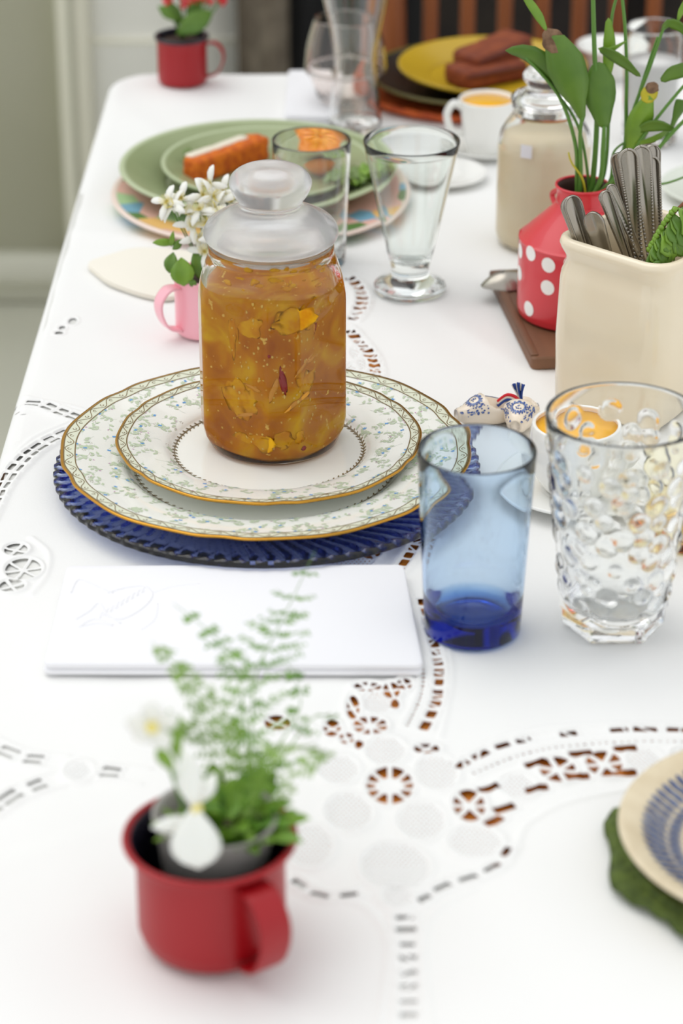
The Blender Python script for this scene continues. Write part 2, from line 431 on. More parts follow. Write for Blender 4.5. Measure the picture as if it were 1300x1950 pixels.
def barred(fn, rn):
    """a slit crossed by one or two slanting threads"""
    k = rn.choice((0, 1, 1, 2)); bars = [(rn.uniform(-.003, .003), rn.uniform(.5, 2.6), rn.uniform(.0005, .0009)) for _ in range(k)]
    def f2(x, y):
        d = fn(x, y)
        for o, a, w in bars: d = np.maximum(d, w - np.abs(-(x - o) * math.sin(a) + y * math.cos(a)))
        return d
    return f2
def band(pts, L=0.012, W=0.005, gap=0.004, ridges=True, rows=1, skip=0.0):
    w = [px2(*p) for p in pts]; c = smooth_prof(w, 12)
    acc = [0.0]
    for a, b in zip(c[:-1], c[1:]): acc.append(acc[-1] + math.hypot(b[0] - a[0], b[1] - a[1]))
    def at(s):
        for i in range(len(acc) - 1):
            if acc[i + 1] >= s:
                t = (s - acc[i]) / max(acc[i + 1] - acc[i], 1e-9); a, b = c[i], c[i + 1]
                return a[0] + (b[0] - a[0]) * t, a[1] + (b[1] - a[1]) * t, math.atan2(b[1] - a[1], b[0] - a[0])
        return None
    s = L / 2
    while s < acc[-1] - L / 2:
        q = at(s); l = L * rl.uniform(0.75, 1.15)
        for r in range(rows if rl.random() >= skip else 0):
            off = (r - (rows - 1) / 2) * (W + 0.0028)
            hole(q[0] - math.sin(q[2]) * off, q[1] + math.cos(q[2]) * off, L, barred(sd_box(l / 2, W / 2 * rl.uniform(0.8, 1.1)), rl) if W > .004 else sd_box(l / 2, W / 2 * rl.uniform(0.8, 1.1)), q[2] + rl.uniform(-.08, .08))
        s += l + gap
    if ridges:
        d = (W * rows + 0.0028 * (rows - 1)) / 2 + 0.0028
        for sg in (-1, 1):
            ln = []
            for i in range(0, 41):
                q = at(min(acc[-1] * i / 40 + 1e-6, acc[-1] - 1e-6))
                if q: ln.append((q[0] - math.sin(q[2]) * d * sg, q[1] + math.cos(q[2]) * d * sg))
            ridge_line(ln)
def E(px, py, rx, ry, kind, ang=0.0, **kw):
    """ellipse element given by its centre and half sizes as seen at its own place on the table"""
    x, y = px2(px, py); s = FPX / ((P(px, py) - cam.location).dot(Vector(ray(650, 975)).normalized()))
    sn = CAM_H / math.hypot(CAM_H, y); a, b = rx / s, ry / (s * sn)
    if kind == 'net': hole(x, y, max(a, b), sd_net(a, b), ang); ridge_ell(x, y, a + 0.002, b + 0.002, ang)
    if kind == 'spoke': hole(x, y, max(a, b), sd_spoke(a, b, **kw), ang); ridge_ell(x, y, a + 0.002, b + 0.002, ang)
    if kind == 'hole': hole(x, y, max(a, b), sd_ell(a, b), ang)
    if kind == 'ridge': ridge_ell(x, y, a, b, ang)
# the flower in the middle of the cloth
E(742, 1494, 44, 34, 'spoke', k=5, hub=0.0078, w=0.0013)
for (px, py, rx, ry) in ((735, 1428, 38, 27), (832, 1470, 40, 33), (802, 1560, 46, 36), (664, 1545, 46, 36), (645, 1462, 38, 28),
                         (752, 1648, 66, 46), (905, 1600, 52, 30), (590, 1610, 44, 40), (755, 1706, 30, 20)): E(px, py, rx, ry, 'net')
# right hand lace ribbon
band([(868, 1462), (905, 1440), (960, 1418), (1040, 1402), (1120, 1391), (1200, 1387), (1310, 1386), (1420, 1392)], L=0.012, W=0.0052, gap=0.0040, skip=0.25)
for k, (px, py) in enumerate(((893, 1532), (985, 1494), (1062, 1464), (1150, 1452), (1228, 1446), (1310, 1442))):
    if k in (0, 2, 3): E(px, py, 34 if k else 30, 30 if k == 0 else 24, 'spoke', k=3, ph=0.4 * k, w=0.0016)
    else: E(px, py, 34, 22, 'net')
for (px, py, ang) in ((930, 1498, .5), (1020, 1452, .4), (1022, 1500, .3), (1105, 1432, .2), (1100, 1478, .2), (1190, 1424, .1), (1190, 1470, .1), (940, 1560, .8), (960, 1535, .5)):
    x, y = px2(px, py); hole(x, y, 0.01, sd_box(0.0065, 0.0028), ang); 
band([(900, 1470), (980, 1440), (1080, 1418), (1200, 1410), (1320, 1410)], L=0.0022, W=0.0016, gap=0.002)
# ribbon rising towards the plates
band([(806, 1386), (828, 1340), (836, 1290), (830, 1240), (815, 1180), (800, 1130)], L=0.009, W=0.006, gap=0.0035)
band([(775, 1380), (798, 1330), (806, 1290), (800, 1250)], L=0.0022, W=0.0018, gap=0.002)
E(718, 1336, 30, 20, 'net'); E(705, 1380, 32, 17, 'spoke', k=4, ph=0.9); E(672, 1346, 12, 22, 'spoke', k=2); E(745, 1312, 16, 14, 'spoke', k=2, ph=.2)
E(700, 1306, 26, 9, 'spoke', k=3); E(752, 1338, 8, 9, 'hole'); E(770, 1300, 14, 10, 'spoke', k=2)
E(528, 1374, 24, 14, 'spoke', k=2, ph=1.0); E(580, 1392, 22, 14, 'net'); E(632, 1384, 16, 16, 'spoke', k=2, ph=.7); E(660, 1404, 14, 10, 'spoke', k=2); E(684, 1416, 8, 7, 'hole')
E(812, 1424, 24, 10, 'spoke', k=2, ph=.9)
# lace under the plates
E(650, 1064, 62, 22, 'net'); E(704, 1050, 20, 12, 'spoke', k=2, ph=.4)
band([(800, 1022), (782, 1048), (764, 1075), (748, 1094)], L=0.009, W=0.0065, gap=0.003)
band([(610, 1086), (650, 1092), (700, 1090)], L=0.005, W=0.003, gap=0.003)
# lace behind the jar
band([(664, 528), (682, 545), (690, 566), (684, 588), (668, 608)], L=0.006, W=0.009, gap=0.0042)
band([(664, 626), (690, 655), (705, 676), (714, 700), (713, 722)], L=0.006, W=0.009, gap=0.0038)
E(676, 672, 9, 12, 'net'); E(690, 694, 9, 13, 'net'); E(668, 706, 12, 14, 'net')
# left hand slits
band([(-30, 990), (2, 925), (36, 882), (75, 848), (128, 819), (190, 800)], L=0.010, W=0.0032, gap=0.0034, rows=2)
band([(48, 764), (80, 768), (116, 782), (160, 797)], L=0.010, W=0.0032, gap=0.0034, rows=2)
band([(-40, 1405), (30, 1436), (84, 1446), (120, 1450)], L=0.012, W=0.0036, gap=0.0045, rows=2)
band([(-30, 1548), (30, 1510), (84, 1488), (110, 1480)], L=0.012, W=0.0036, gap=0.0045, rows=2)
band([(190, 1466), (230, 1470), (275, 1476)], L=0.012, W=0.0036, gap=0.0045, rows=2)
E(150, 1466, 26, 18, 'net')
E(30, 1045, 22, 12, 'spoke', k=2, ph=1.2); E(44, 1082, 34, 20, 'spoke', k=3, ph=.3); E(22, 1114, 24, 12, 'spoke', k=2, ph=.5)
E(138, 609, 8, 6, 'hole'); E(118, 622, 6, 4, 'hole'); E(112, 632, 8, 3, 'hole')
# front scallops and stem
band([(556, 1672), (610, 1702), (668, 1702), (706, 1686)], L=0.010, W=0.0038, gap=0.005)
band([(796, 1716), (846, 1684), (905, 1664), (950, 1640), (972, 1604)], L=0.010, W=0.0038, gap=0.005)
band([(770, 1740), (776, 1800), (778, 1860), (778, 1960)], L=0.004, W=0.009, gap=0.007)
ridge_line([px2(*p) for p in ((560, 1300), (520, 1340), (490, 1380))])
for pts in (((838, 1400), (852, 1340), (860, 1280), (850, 1220)), ((870, 1440), (960, 1400), (1080, 1380), (1300, 1372)), ((960, 1640), (985, 1600), (1010, 1560), (1100, 1520), (1300, 1480)),
            ((820, 1950), (806, 1800), (830, 1730), (900, 1690)), ((720, 1950), (740, 1800), (700, 1730), (640, 1712)), ((700, 720), (722, 690), (705, 650), (672, 618)), ((664, 520), (705, 560), (690, 600)),
            ((0, 900), (60, 832), (130, 800)), ((40, 750), (120, 768), (165, 780)), ((60, 1020), (92, 1050), (88, 1090), (60, 1130))):
    c = smooth_prof([px2(*p) for p in pts], 8); ridge_line(c)

def cloth_z(X, Y):
    w = 0.00045 * np.sin(X * 31 + 2.1 * np.sin(Y * 7)) * np.sin(Y * 23 + 1.3) + 0.0003 * np.sin(X * 87 + Y * 41) + 0.0002 * np.sin(Y * 120 - X * 60)
    for (a, b, c, am) in ((0.35, 1.0, 1.93, 0.0014), (-0.2, 1.0, 1.70, 0.0011), (0.12, 1.0, 2.21, 0.0016), (0.9, 0.5, 0.98, 0.0011), (-0.6, 1.0, 1.20, 0.0009), (-0.15, 1, 2.33, 0.0014)):
        d = (a * X + b * Y - c) / math.hypot(a, b); w = w + 1.6 * am * np.exp(-(d / 0.009) ** 2) * (0.5 + 0.5 * np.sin(X * 9 + c * 40))
    return w - 0.0012
HANG_R = 0.012
def cloth_map(X, Y, h):
    """flat cloth point -> draped over the table edges"""
    xl = X + ROT * 0 ; c, s = math.cos(ROT), math.sin(ROT)
    lx = X * c + Y * s; ly = -X * s + Y * c
    qx = np.maximum(EX0 + ERAD - lx, 0) + -np.maximum(lx - (EX1 - ERAD), 0); qy = np.maximum(EY0 + ERAD - ly, 0) - np.maximum(ly - (EY1 - ERAD), 0)
    D = np.hypot(qx, qy); d = D - ERAD + HANG_R
    ux, uy = np.where(D > 1e-9, -qx / np.maximum(D, 1e-9), 0), np.where(D > 1e-9, -qy / np.maximum(D, 1e-9), 0)
    out = d > 0; dd = np.maximum(d, 0); arc = HANG_R * PI / 2
    off = np.where(dd < arc, HANG_R * np.sin(np.minimum(dd, arc) / HANG_R), HANG_R)
    dz = np.where(dd < arc, -HANG_R * (1 - np.cos(np.minimum(dd, arc) / HANG_R)), -HANG_R - (dd - arc))
    along = lx * uy - ly * ux
    wave = np.where(dd > arc, np.minimum((dd - arc) * 0.12, 0.02) * (1 + np.sin(along * 34)), 0)
    nlx = np.where(out, lx + ux * (off - dd + wave), lx); nly = np.where(out, ly + uy * (off - dd + wave), ly)
    gx = nlx * c - nly * s; gy = nlx * s + nly * c
    z = TZ + np.where(out, np.where(dd < arc, cloth_z(X, Y) * np.maximum(1 - dd / arc, 0) - 0.0008 * np.minimum(dd / arc, 1), -0.0008) + dz, cloth_z(X, Y)) + h
    return np.stack([gx, gy, z], -1)
RELIEF = 0.0008 * np.exp(-((F - 0.0016) / 0.0011) ** 2) * (F > -0.002) + 0.0011 * np.exp(-(G / 0.0022) ** 2)
flag = ((F < 0.0045) | (G < 0.0052))
cf = np.zeros((NX // CELL, NY // CELL), bool)
for i in range(CELL + 1):
    for j in range(CELL + 1): cf |= flag[i:i + NX - CELL + 1:CELL, j:j + NY - CELL + 1:CELL][:NX // CELL, :NY // CELL]
CS = DS * CELL
ci0 = int(math.ceil((GX0 - (EX0 - 0.32)) / CS)); cj0 = int(math.ceil((GY0 - (EY0 - 0.30)) / CS))
CNX = ci0 + int((EX1 + 0.32 - GX0) / CS); CNY = cj0 + int((EY1 + 0.30 - GY0) / CS)
full = np.zeros((CNX, CNY), bool); full[ci0:ci0 + NX // CELL, cj0:cj0 + NY // CELL] = cf
gx = GX0 + CS * (np.arange(CNX + 1) - ci0); gy = GY0 + CS * (np.arange(CNY + 1) - cj0)
X, Y = np.meshgrid(gx, gy, indexing='ij')
hc = np.zeros_like(X); hc[ci0:ci0 + NX // CELL + 1, cj0:cj0 + NY // CELL + 1] = RELIEF[::CELL, ::CELL]
cv = cloth_map(X, Y, hc).reshape(-1, 3)
ii, jj = np.nonzero(~full); W1 = CNY + 1
q0 = ii * W1 + jj
ctri = np.concatenate([np.stack([q0, q0 + W1, q0 + W1 + 1], 1), np.stack([q0, q0 + W1 + 1, q0 + 1], 1)])
# fine cells, clipped along the hole edges
ci, cj = np.nonzero(cf); a = np.arange(CELL)
fi = (ci[:, None, None] * CELL + a[None, :, None] + 0 * a[None, None, :]).ravel(); fj = (cj[:, None, None] * CELL + 0 * a[None, :, None] + a[None, None, :]).ravel()
FW = NY + 1; b0 = fi * FW + fj
ft = np.concatenate([np.stack([b0, b0 + FW, b0 + FW + 1], 1), np.stack([b0, b0 + FW + 1, b0 + 1], 1)])
Ff = F.ravel(); Rf = RELIEF.ravel()
val = Ff[ft]; pos = val > 0; cnt = pos.sum(1)
def pxy(idx): return np.stack([GX0 + DS * (idx // FW), GY0 + DS * (idx % FW), Rf[idx]], -1)
tris = [pxy(ft[cnt == 3])]
for want, sel in ((1, cnt == 1), (2, cnt == 2)):
    t = ft[sel]; p = pos[sel]; odd = np.argmax(p if want == 1 else ~p, 1); r = np.arange(len(t))
    A_, B_, C_ = t[r, odd], t[r, (odd + 1) % 3], t[r, (odd + 2) % 3]
    def cross(u, w):
        k = (Ff[u] / (Ff[u] - Ff[w]))[:, None]; return pxy(u) * (1 - k) + pxy(w) * k
    pa, pb, pc, ab, ac = pxy(A_), pxy(B_), pxy(C_), cross(A_, B_), cross(A_, C_)
    if want == 1: tris.append(np.stack([pa, ab, ac], 1))
    else: tris += [np.stack([ab, pb, pc], 1), np.stack([ab, pc, ac], 1)]
tt = np.concatenate(tris).reshape(-1, 3)
key = np.round((tt[:, 0] + 1) * 2e5).astype(np.int64) * 4000000 + np.round((tt[:, 1] + 1) * 2e5).astype(np.int64)
_, first, inv = np.unique(key, return_index=True, return_inverse=True)
fvv = tt[first]; fv = cloth_map(fvv[:, 0], fvv[:, 1], fvv[:, 2]); ftri = inv.reshape(-1, 3)
ok = (ftri[:, 0] != ftri[:, 1]) & (ftri[:, 1] != ftri[:, 2]) & (ftri[:, 0] != ftri[:, 2]); ftri = ftri[ok]
def np_mesh(name, verts, tri, m):
    me = bpy.data.meshes.new(name); me.vertices.add(len(verts)); me.vertices.foreach_set('co', verts.astype(np.float32).ravel())
    me.loops.add(tri.size); me.loops.foreach_set('vertex_index', tri.astype(np.int32).ravel())
    me.polygons.add(len(tri)); me.polygons.foreach_set('loop_start', np.arange(0, tri.size, 3, dtype=np.int32))
    me.polygons.foreach_set('use_smooth', np.ones(len(tri), bool)); me.materials.append(m); me.update(calc_edges=True); me.validate(); return me
tc = thing('tablecloth', 'white cotton tablecloth with cutwork lace draped over the table', 'tablecloth', (0.2, 1.43, TZ))
off = np.array([0.2, 1.43, TZ])
used = np.unique(ctri); remap = np.zeros(len(cv), np.int64); remap[used] = np.arange(len(used))
link('plain_cloth', np_mesh('plain_cloth', cv[used] - off, remap[ctri], M_cloth), tc)
lc = link('lace_cutwork', np_mesh('lace_cutwork', fv - off, ftri, M_lace), tc); lc['label'] = 'open cutwork lace and embroidered ridges'; lc['kind'] = 'stuff'
# white undercloth below the outer cutwork
uc = MB()
uc.add(*(lambda b: (b.v, b.f))(box(-0.226, -0.055, 0.70, 2.10, TZ - 0.0036, TZ - 0.0024)))
uc.add(*(lambda b: (b.v, b.f))(box(-0.055, 0.50, 0.70, 1.095, TZ - 0.0036, TZ - 0.0024)))
tag(build('undercloth', uc, mat('white_felt', C(238, 238, 234), 0.95)), 'plain white undercloth glimpsed through the left cutwork slits', 'cloth')

# ================================================================== CROCKERY AND GLASS
def at_base(px, row, z=0.0): return P(px, row, z)
def solid_glass(outer, inner):   # outer profile bottom->top, inner top->bottom, both (r, z)
    return outer + inner

# ---------------- stack under the jar: cobalt charger, dinner plate, dessert plate
PC = P(505, 868, 0.016)          # centre of the dinner plate rim
px0, py0 = PC.x, PC.y
def notch_shape(R, k, depth, ph, wave=0.006):
    def fn(t, r, z):
        w = max(0.0, min(1.0, (r / R - 0.55) / 0.45)); w = w * w
        d = abs(((t - ph) * k / (2 * PI)) % 1.0 - 0.5) * 2            # 1 at a notch, 0 mid lobe
        s = -depth * math.exp(-((1 - d) / 0.16) ** 2) + wave * math.cos(2 * PI * (((t - ph) * k / (2 * PI)) % 1.0) * 2)
        return r * (1 + w * s), z
    return fn
chg = thing('charger_plate', 'cobalt blue ribbed glass charger plate under the dinner plate', 'plate', (px0 - 0.0025 + 0.004, py0 - 0.006, TZ))
def ribs(t, r, z):
    w = max(0.0, min(1.0, (r - 0.075) / 0.03)); s = math.sin(76 * t - r * 260.0)
    return r * (1 + 0.004 * w * s * (1 if r > 0.136 else 0)), z + 0.0008 * w * s * (1.0 if r < 0.1385 else 0.3)
prof = smooth_prof([(0.0, 0.0045), (0.05, 0.0045), (0.078, 0.0055), (0.105, 0.0095), (0.128, 0.0125), (0.1385, 0.0135)], 5) + smooth_prof([(0.1410, 0.0125), (0.1410, 0.0098), (0.1380, 0.0088)], 3) + smooth_prof([(0.125, 0.0072), (0.10, 0.0038), (0.08, 0.0008), (0.05, 0.0004), (0.0, 0.0004)], 5)
build('ribbed_glass', lathe(prof, 800, ribs), M_charger, chg)

def china_plate(name, label, R, z0, rim_h, well, loc, ph, seed):
    """scalloped bone-china plate with gold edge, scroll band and floral print; z0 = lift of the foot"""
    th = thing(name, label, 'plate', loc)
    top = [(0.0, 0.0042), (well * 0.9, 0.0042), (well, 0.005), (well * 1.10, rim_h * 0.62), (R * 0.86, rim_h * 0.86), (R * 0.985, rim_h)]
    tp = smooth_prof(top, 6); nT = len(tp)
    prof = tp + [(R * 0.996, rim_h + 0.0003), (R, rim_h - 0.0006), (R * 0.994, rim_h - 0.0018)] + smooth_prof([(R * 0.97, rim_h - 0.0026), (R * 0.85, rim_h * 0.86 - 0.003), (well * 1.08, 0.0026), (well * 0.84, 0.0008), (well * 0.81, 0.0), (well * 0.76, 0.0), (well * 0.73, 0.0018), (0.0, 0.0018)], 4)
    mi = [0] * len(prof)
    for i in range(nT - 1, nT + 2): mi[i] = 1
    sh = notch_shape(R, 6, 0.020, ph)
    build('plate_body', lathe(prof, 240, sh, mi), [M_china, M_gold], th)
    def surf(r, t, dz):
        for a, b in zip(tp[:-1], tp[1:]):
            if b[0] >= r: z = a[1] + (b[1] - a[1]) * (r - a[0]) / max(b[0] - a[0], 1e-9); break
        else: z = rim_h
        rr, _ = sh(t, r, 0); return Vector((rr * math.cos(t), rr * math.sin(t), z + dz))
    def ringband(r0, r1, dz, mi, b, n=300, m=1):
        v = []; f = []
        for i in range(n):
            t = 2 * PI * i / n
            for k in range(m + 1): v.append(surf(r0 + (r1 - r0) * k / m, t, dz))
        W = m + 1
        for i in range(n):
            j = (i + 1) % n
            for k in range(m): f.append((i * W + k, i * W + k + 1, j * W + k + 1, j * W + k))
        b.add(v, f, mi)
    def strip(pts, w, mi, b, dz=0.00022):     # pts are (r, t)
        v = []; f = []; n = len(pts)
        for i in range(n):
            a = surf(*pts[max(i - 1, 0)], dz); c = surf(*pts[min(i + 1, n - 1)], dz); p = surf(*pts[i], dz)
            d = (c - a); d.z = 0; d.normalize(); s = Vector((-d.y, d.x, 0)) * w / 2; v += [p - s, p + s]
        for i in range(n - 1): f.append((2 * i, 2 * i + 1, 2 * i + 3, 2 * i + 2))
        b.add(v, f, mi)
    bd = MB(); R0, R1 = R * 0.928, R * 0.985
    ringband(R0, R1, 0.00012, 0, bd, 300, 3); ringband(R0 - 0.0006, R0 + 0.0002, 0.0002, 1, bd)
    ringband(R1 - 0.0008, R1, 0.0002, 1, bd)
    K = 40 if R > 0.12 else 34; pts = []
    for i in range(K * 12 + 1):
        t = 2 * PI * i / (K * 12); pts.append(((R0 + R1) / 2 + (R1 - R0) * 0.36 * math.sin(K * t), t))
    strip(pts, 0.0006, 1, bd)
    for i in range(K * 2):
        t0 = 2 * PI * (i + 0.5) / (K * 2); sg = 1 if i % 2 else -1; c = []
        for j in range(10):
            a = j / 9 * 1.6 * PI; q = (R1 - R0) * (0.30 - 0.018 * j)
            c.append(((R0 + R1) / 2 + sg * q * math.cos(a) * 0.62, t0 + q * math.sin(a) * 0.8 / R))
        strip(c, 0.0005, 1, bd)
    build('scroll_band', bd, [M_bandgreen, M_scroll], th)
    # floral print
    rn = random.Random(seed); fp = MB()
    def blotch(r, t, L, w, ang, mi, n=6, dz=0.0002):
        v = []
        for i in range(n):
            a = 2 * PI * i / n; x = L / 2 * math.cos(a); y = w / 2 * math.sin(a) * (1 - 0.25 * math.cos(a))
            u = x * math.cos(ang) - y * math.sin(ang); q = x * math.sin(ang) + y * math.cos(ang)
            v.append(surf(min(r + q, R0 - 0.0007), t + u / r, dz))
        fp.add(v, [tuple(range(n))], mi)
    r_in = well * 1.06; r = r_in + 0.004; step = 0.0108; rows = int((R0 - r_in) / step)
    for ri in range(rows + 1):
        r = r_in + 0.0035 + (R0 - r_in - 0.006) * ri / max(rows, 1); n = int(2 * PI * r / step)
        for k in range(n):
            t = 2 * PI * (k + rn.random() * 0.6) / n; rr = r + rn.uniform(-.0025, .0025); a = rn.uniform(0, 2 * PI); cv_ = rn.choice((-1, 1)) * rn.uniform(60, 160)
            x = y = 0.0; path = []
            for j in range(9):
                q = min(max(rr + y, r_in), R0 - 0.0009); path.append((q, t + x / rr, a)); x += 0.0014 * math.cos(a); y += 0.0014 * math.sin(a); a += cv_ * 0.0014
            strip([(p[0], p[1]) for p in path], 0.00028, 3, fp, 0.00016)
            for j in (2, 4, 6):
                for s in (-1, 1):
                    if rn.random() < 0.62:
                        pr, pt, pa = path[j]; la = pa + s * rn.uniform(0.6, 1.1); L = rn.uniform(0.0034, 0.0048)
                        blotch(pr + math.sin(la) * L * 0.55, pt + math.cos(la) * L * 0.55 / rr, L, L * 0.48, la, 0)
            e = path[-1]; z = rn.random()
            if z < 0.42:
                for s in (-0.7, 0, 0.7): blotch(e[0], e[1], 0.0032, 0.0011, e[2] + s, 1, 5, 0.00024)
            elif z < 0.66: blotch(e[0], e[1], 0.0017, 0.0011, e[2], 2, 5)
            else:
                for j in range(5): blotch(e[0] + 0.0011 * math.sin(j * 1.256), e[1] + 0.0011 * math.cos(j * 1.256) / rr, 0.0006, 0.0006, 0, 4, 4)
    build('floral_print', fp, [M_leafprint, M_blueprint, M_pinkprint, M_stemprint, M_scroll], th)['kind'] = 'stuff'
    # sprig ring round the well
    sp = MB(); rw = well * 0.985; n = 84
    ringband(rw - 0.00022, rw + 0.00022, 0.0003, 0, sp)
    fp2 = fp; keep = (fp.v, fp.f, fp.m)
    for i in range(n):
        t = 2 * PI * i / n
        for s in (-1, 1):
            v = []; la = 0.6 * s; L = 0.0032
            for j in range(6):
                a = 2 * PI * j / 6; x = L / 2 * math.cos(a) + L * 0.5; y = L * 0.17 * math.sin(a)
                u = x * math.cos(la) - y * math.sin(la); q = x * math.sin(la) + y * math.cos(la); v.append(surf(rw + q, t + u / rw, 0.0004))
            sp.add(v, [tuple(range(6))], 0)
    build('sprig_ring', sp, M_scroll, th)
    return th
china_plate('dinner_plate', 'large scalloped floral china dinner plate resting on the blue charger', 0.1362, 0, 0.0175, 0.088, (px0, py0, TZ + 0.0068), 0.35, 5)
DPZ = 0.0068 + 0.0042
sx_, sy_ = P(512, 834, 0.024).x, P(512, 834, 0.024).y
china_plate('dessert_plate', 'smaller scalloped floral china plate carrying the jam jar', 0.1018, 0, 0.0150, 0.0640, (sx_, sy_, TZ + DPZ + 0.0002), 0.62, 9)
JZ = DPZ + 0.0002 + 0.0046

# ---------------- the jam jar
jp = P(521, 836, JZ); JY = jp.y
def jz(row): return ZR(JY, row) - JZ
jar = thing('jam_jar', 'squared glass jar of amber marmalade with knobbed glass lid on floral plates', 'jar', (jp.x, jp.y, TZ + JZ), rz=math.radians(9))
def sq_shape(zlo, zmid0, zmid1, zhi, e=11.0, k=0.055):
    """round foot -> chamfered square body -> round neck"""
    def fn(t, r, z):
        w = min(max((z - zlo) / (zmid0 - zlo), 0), 1) * min(max((zhi - z) / (zhi - zmid1), 0), 1); w = w * w * (3 - 2 * w)
        a = t
        c, s = abs(math.cos(a)), abs(math.sin(a))
        se = 1.0 / (c ** e + s ** e) ** (1 / e)
        ch = 1.225 / (c + s)                       # chamfer the corners
        return r * (1 + w * (min(se, ch) - 1)), z
    return fn
zs, zn, ztop = jz(534), jz(489), jz(458)
BR = 0.0478
outer = [(0, 0.0008), (0.030, 0.0004), (0.0405, 0.0), (0.0438, 0.003), (0.0468, 0.010)] + [(BR, 0.018 + (zs - 0.018 - 0.012) * i / 14) for i in range(15)] + smooth_prof([(BR, zs - 0.008), (0.0465, zs + 0.003), (0.0430, zn - 0.002), (0.0408, zn + 0.002)], 5)
neck = [(0.0408, zn + 0.004), (0.0412, zn + 0.007), (0.0405, ztop)]
inn = [(0.0375, ztop), (0.0378, zn + 0.003)] + smooth_prof([(0.0395, zn - 0.003), (0.0430, zs + 0.001), (BR - 0.0022, zs - 0.012)], 5)[1:] + [(BR - 0.0022, zs - 0.02 - (zs - 0.04) * i / 10) for i in range(10)] + [(0.0425, 0.012), (0.036, 0.007), (0.0, 0.0065)]
shp = sq_shape(0.004, 0.018, zs - 0.016, zs + 0.010)
build('glass_body', lathe(outer + neck + inn, 160, shp), M_jarglass, jar)
# marmalade just inside the wall
JR = BR - 0.0014
jprof = [(0, 0.0030), (0.034, 0.0030), (0.0425, 0.0065), (0.0455, 0.0115)] + [(JR, 0.016 + (zs - 0.030) * i / 26) for i in range(27)] + smooth_prof([(JR - 0.0006, zs - 0.010), (0.0458, zs - 0.002), (0.0452, zs + 0.001)], 4)[1:] + [(0.0415, zs + 0.0028), (0.030, zs + 0.0020), (0.015, zs + 0.0016), (0, zs + 0.0016)]
def jam_shape(t, r, z):
    rr, z = shp(t, r, z)
    if z > zs - 0.03: z += 0.0012 * math.sin(3 * t + 1.0) * min(1, (z - zs + 0.03) / 0.03)
    return rr, z
mj = mat('marmalade', C(206, 124, 10), 0.3, Specular_IOR_Level=0.15)
nt = mj.node_tree; tcn = nt.nodes.new('ShaderNodeTexCoord')
n1 = nt.nodes.new('ShaderNodeTexNoise'); n1.inputs['Scale'].default_value = 32; n1.inputs['Detail'].default_value = 3; n1.inputs['Distortion'].default_value = 0.8
n2 = nt.nodes.new('ShaderNodeTexNoise'); n2.inputs['Scale'].default_value = 230; n2.inputs['Detail'].default_value = 2
r1 = nt.nodes.new('ShaderNodeValToRGB'); e = r1.color_ramp.elements
e[0].position = 0.30; e[0].color = C(174, 94, 0); e[1].position = 0.74; e[1].color = C(226, 178, 16)
x = r1.color_ramp.elements.new(0.5); x.color = C(202, 126, 0)
r2 = nt.nodes.new('ShaderNodeValToRGB'); r2.color_ramp.elements[0].position = 0.66; r2.color_ramp.elements[0].color = (0, 0, 0, 1); r2.color_ramp.elements[1].position = 0.72; r2.color_ramp.elements[1].color = (1, 1, 1, 1)
mx = nt.nodes.new('ShaderNodeMixRGB'); mx.inputs[2].default_value = C(232, 190, 90)
for n in (n1, n2): nt.links.new(tcn.outputs['Object'], n.inputs['Vector'])
nt.links.new(n1.outputs['Fac'], r1.inputs['Fac']); nt.links.new(n2.outputs['Fac'], r2.inputs['Fac'])
nt.links.new(r2.outputs['Color'], mx.inputs[0]); nt.links.new(r1.outputs['Color'], mx.inputs[1]); nt.links.new(mx.outputs[0], nt.nodes['Principled BSDF'].inputs['Base Color'])
jam = build('marmalade', lathe(jprof, 160, jam_shape), mj, jar)
# fruit pieces pressed against the glass (sub-parts of the marmalade)
M_peel = mat('peel', C(222, 152, 40), 0.35); M_pear = mat('pale_fruit', C(230, 172, 16), 0.35, C(212, 136, 6), scale=120, Specular_IOR_Level=0.15); M_chili = mat('red_strip', C(156, 22, 18), 0.35); M_pulp = mat('pulp', C(236, 196, 92), 0.4)
jr = random.Random(12)
fa = -PI / 2 - math.radians(9) + math.radians(1)            # the face towards the camera, in jar axes
def front(px, row, depth=0.0):
    """point on the jam's front wall seen at this pixel"""
    Yf = JY - JR + depth; q = PY(px, row, Yf); q.x -= jp.x; q.y -= jp.y; q.z -= TZ + JZ
    return Matrix.Rotation(-math.radians(9), 3, 'Z') @ q
def onwall(p, lift):
    t = math.atan2(p.y, p.x); rr, _ = jam_shape(t, JR, p.z); return Vector((math.cos(t) * (rr + lift), math.sin(t) * (rr + lift), p.z))
def wall_dir(t, z):
    a, b = [Vector((jam_shape(q, JR, z)[0] * math.cos(q), jam_shape(q, JR, z)[0] * math.sin(q), 0)) for q in (t - .04, t + .04)]
    d = b - a; return math.atan2(-d.x, d.y)
def flake(px, row, w, h, ang, m, name, seed, lift=0.0):
    c = onwall(front(px, row), lift); t = math.atan2(c.y, c.x)
    b = blob(1.0, 1.0, seed, 0.75, 18, 9, 1.7)
    k = wall_dir(t, c.z)
    M = Matrix.Translation(c) @ Matrix.Rotation(k, 4, 'Z') @ Matrix.Rotation(ang, 4, 'X') @ Matrix.Diagonal((0.0003, w / 2, h / 2, 1))
    return build(name, xform(b, M), m, jam)
for (px, row, w, h, a, s) in ((425, 775, .020, .026, .3, 1), (460, 770, .018, .014, -.4, 2), (560, 612, .028, .016, .2, 3), (500, 845, .020, .010, .1, 5), (540, 840, .013, .011, .5, 6), (575, 838, .008, .008, 0, 7), (620, 610, .018, .020, .4, 8), (412, 650, .008, .030, 0, 9), (470, 630, .02, .012, .3, 4), (600, 740, .016, .02, -.3, 10), (450, 850, .014, .008, 0, 14)):
    flake(px, row, w, h, a, M_pear, 'fruit_piece', s)
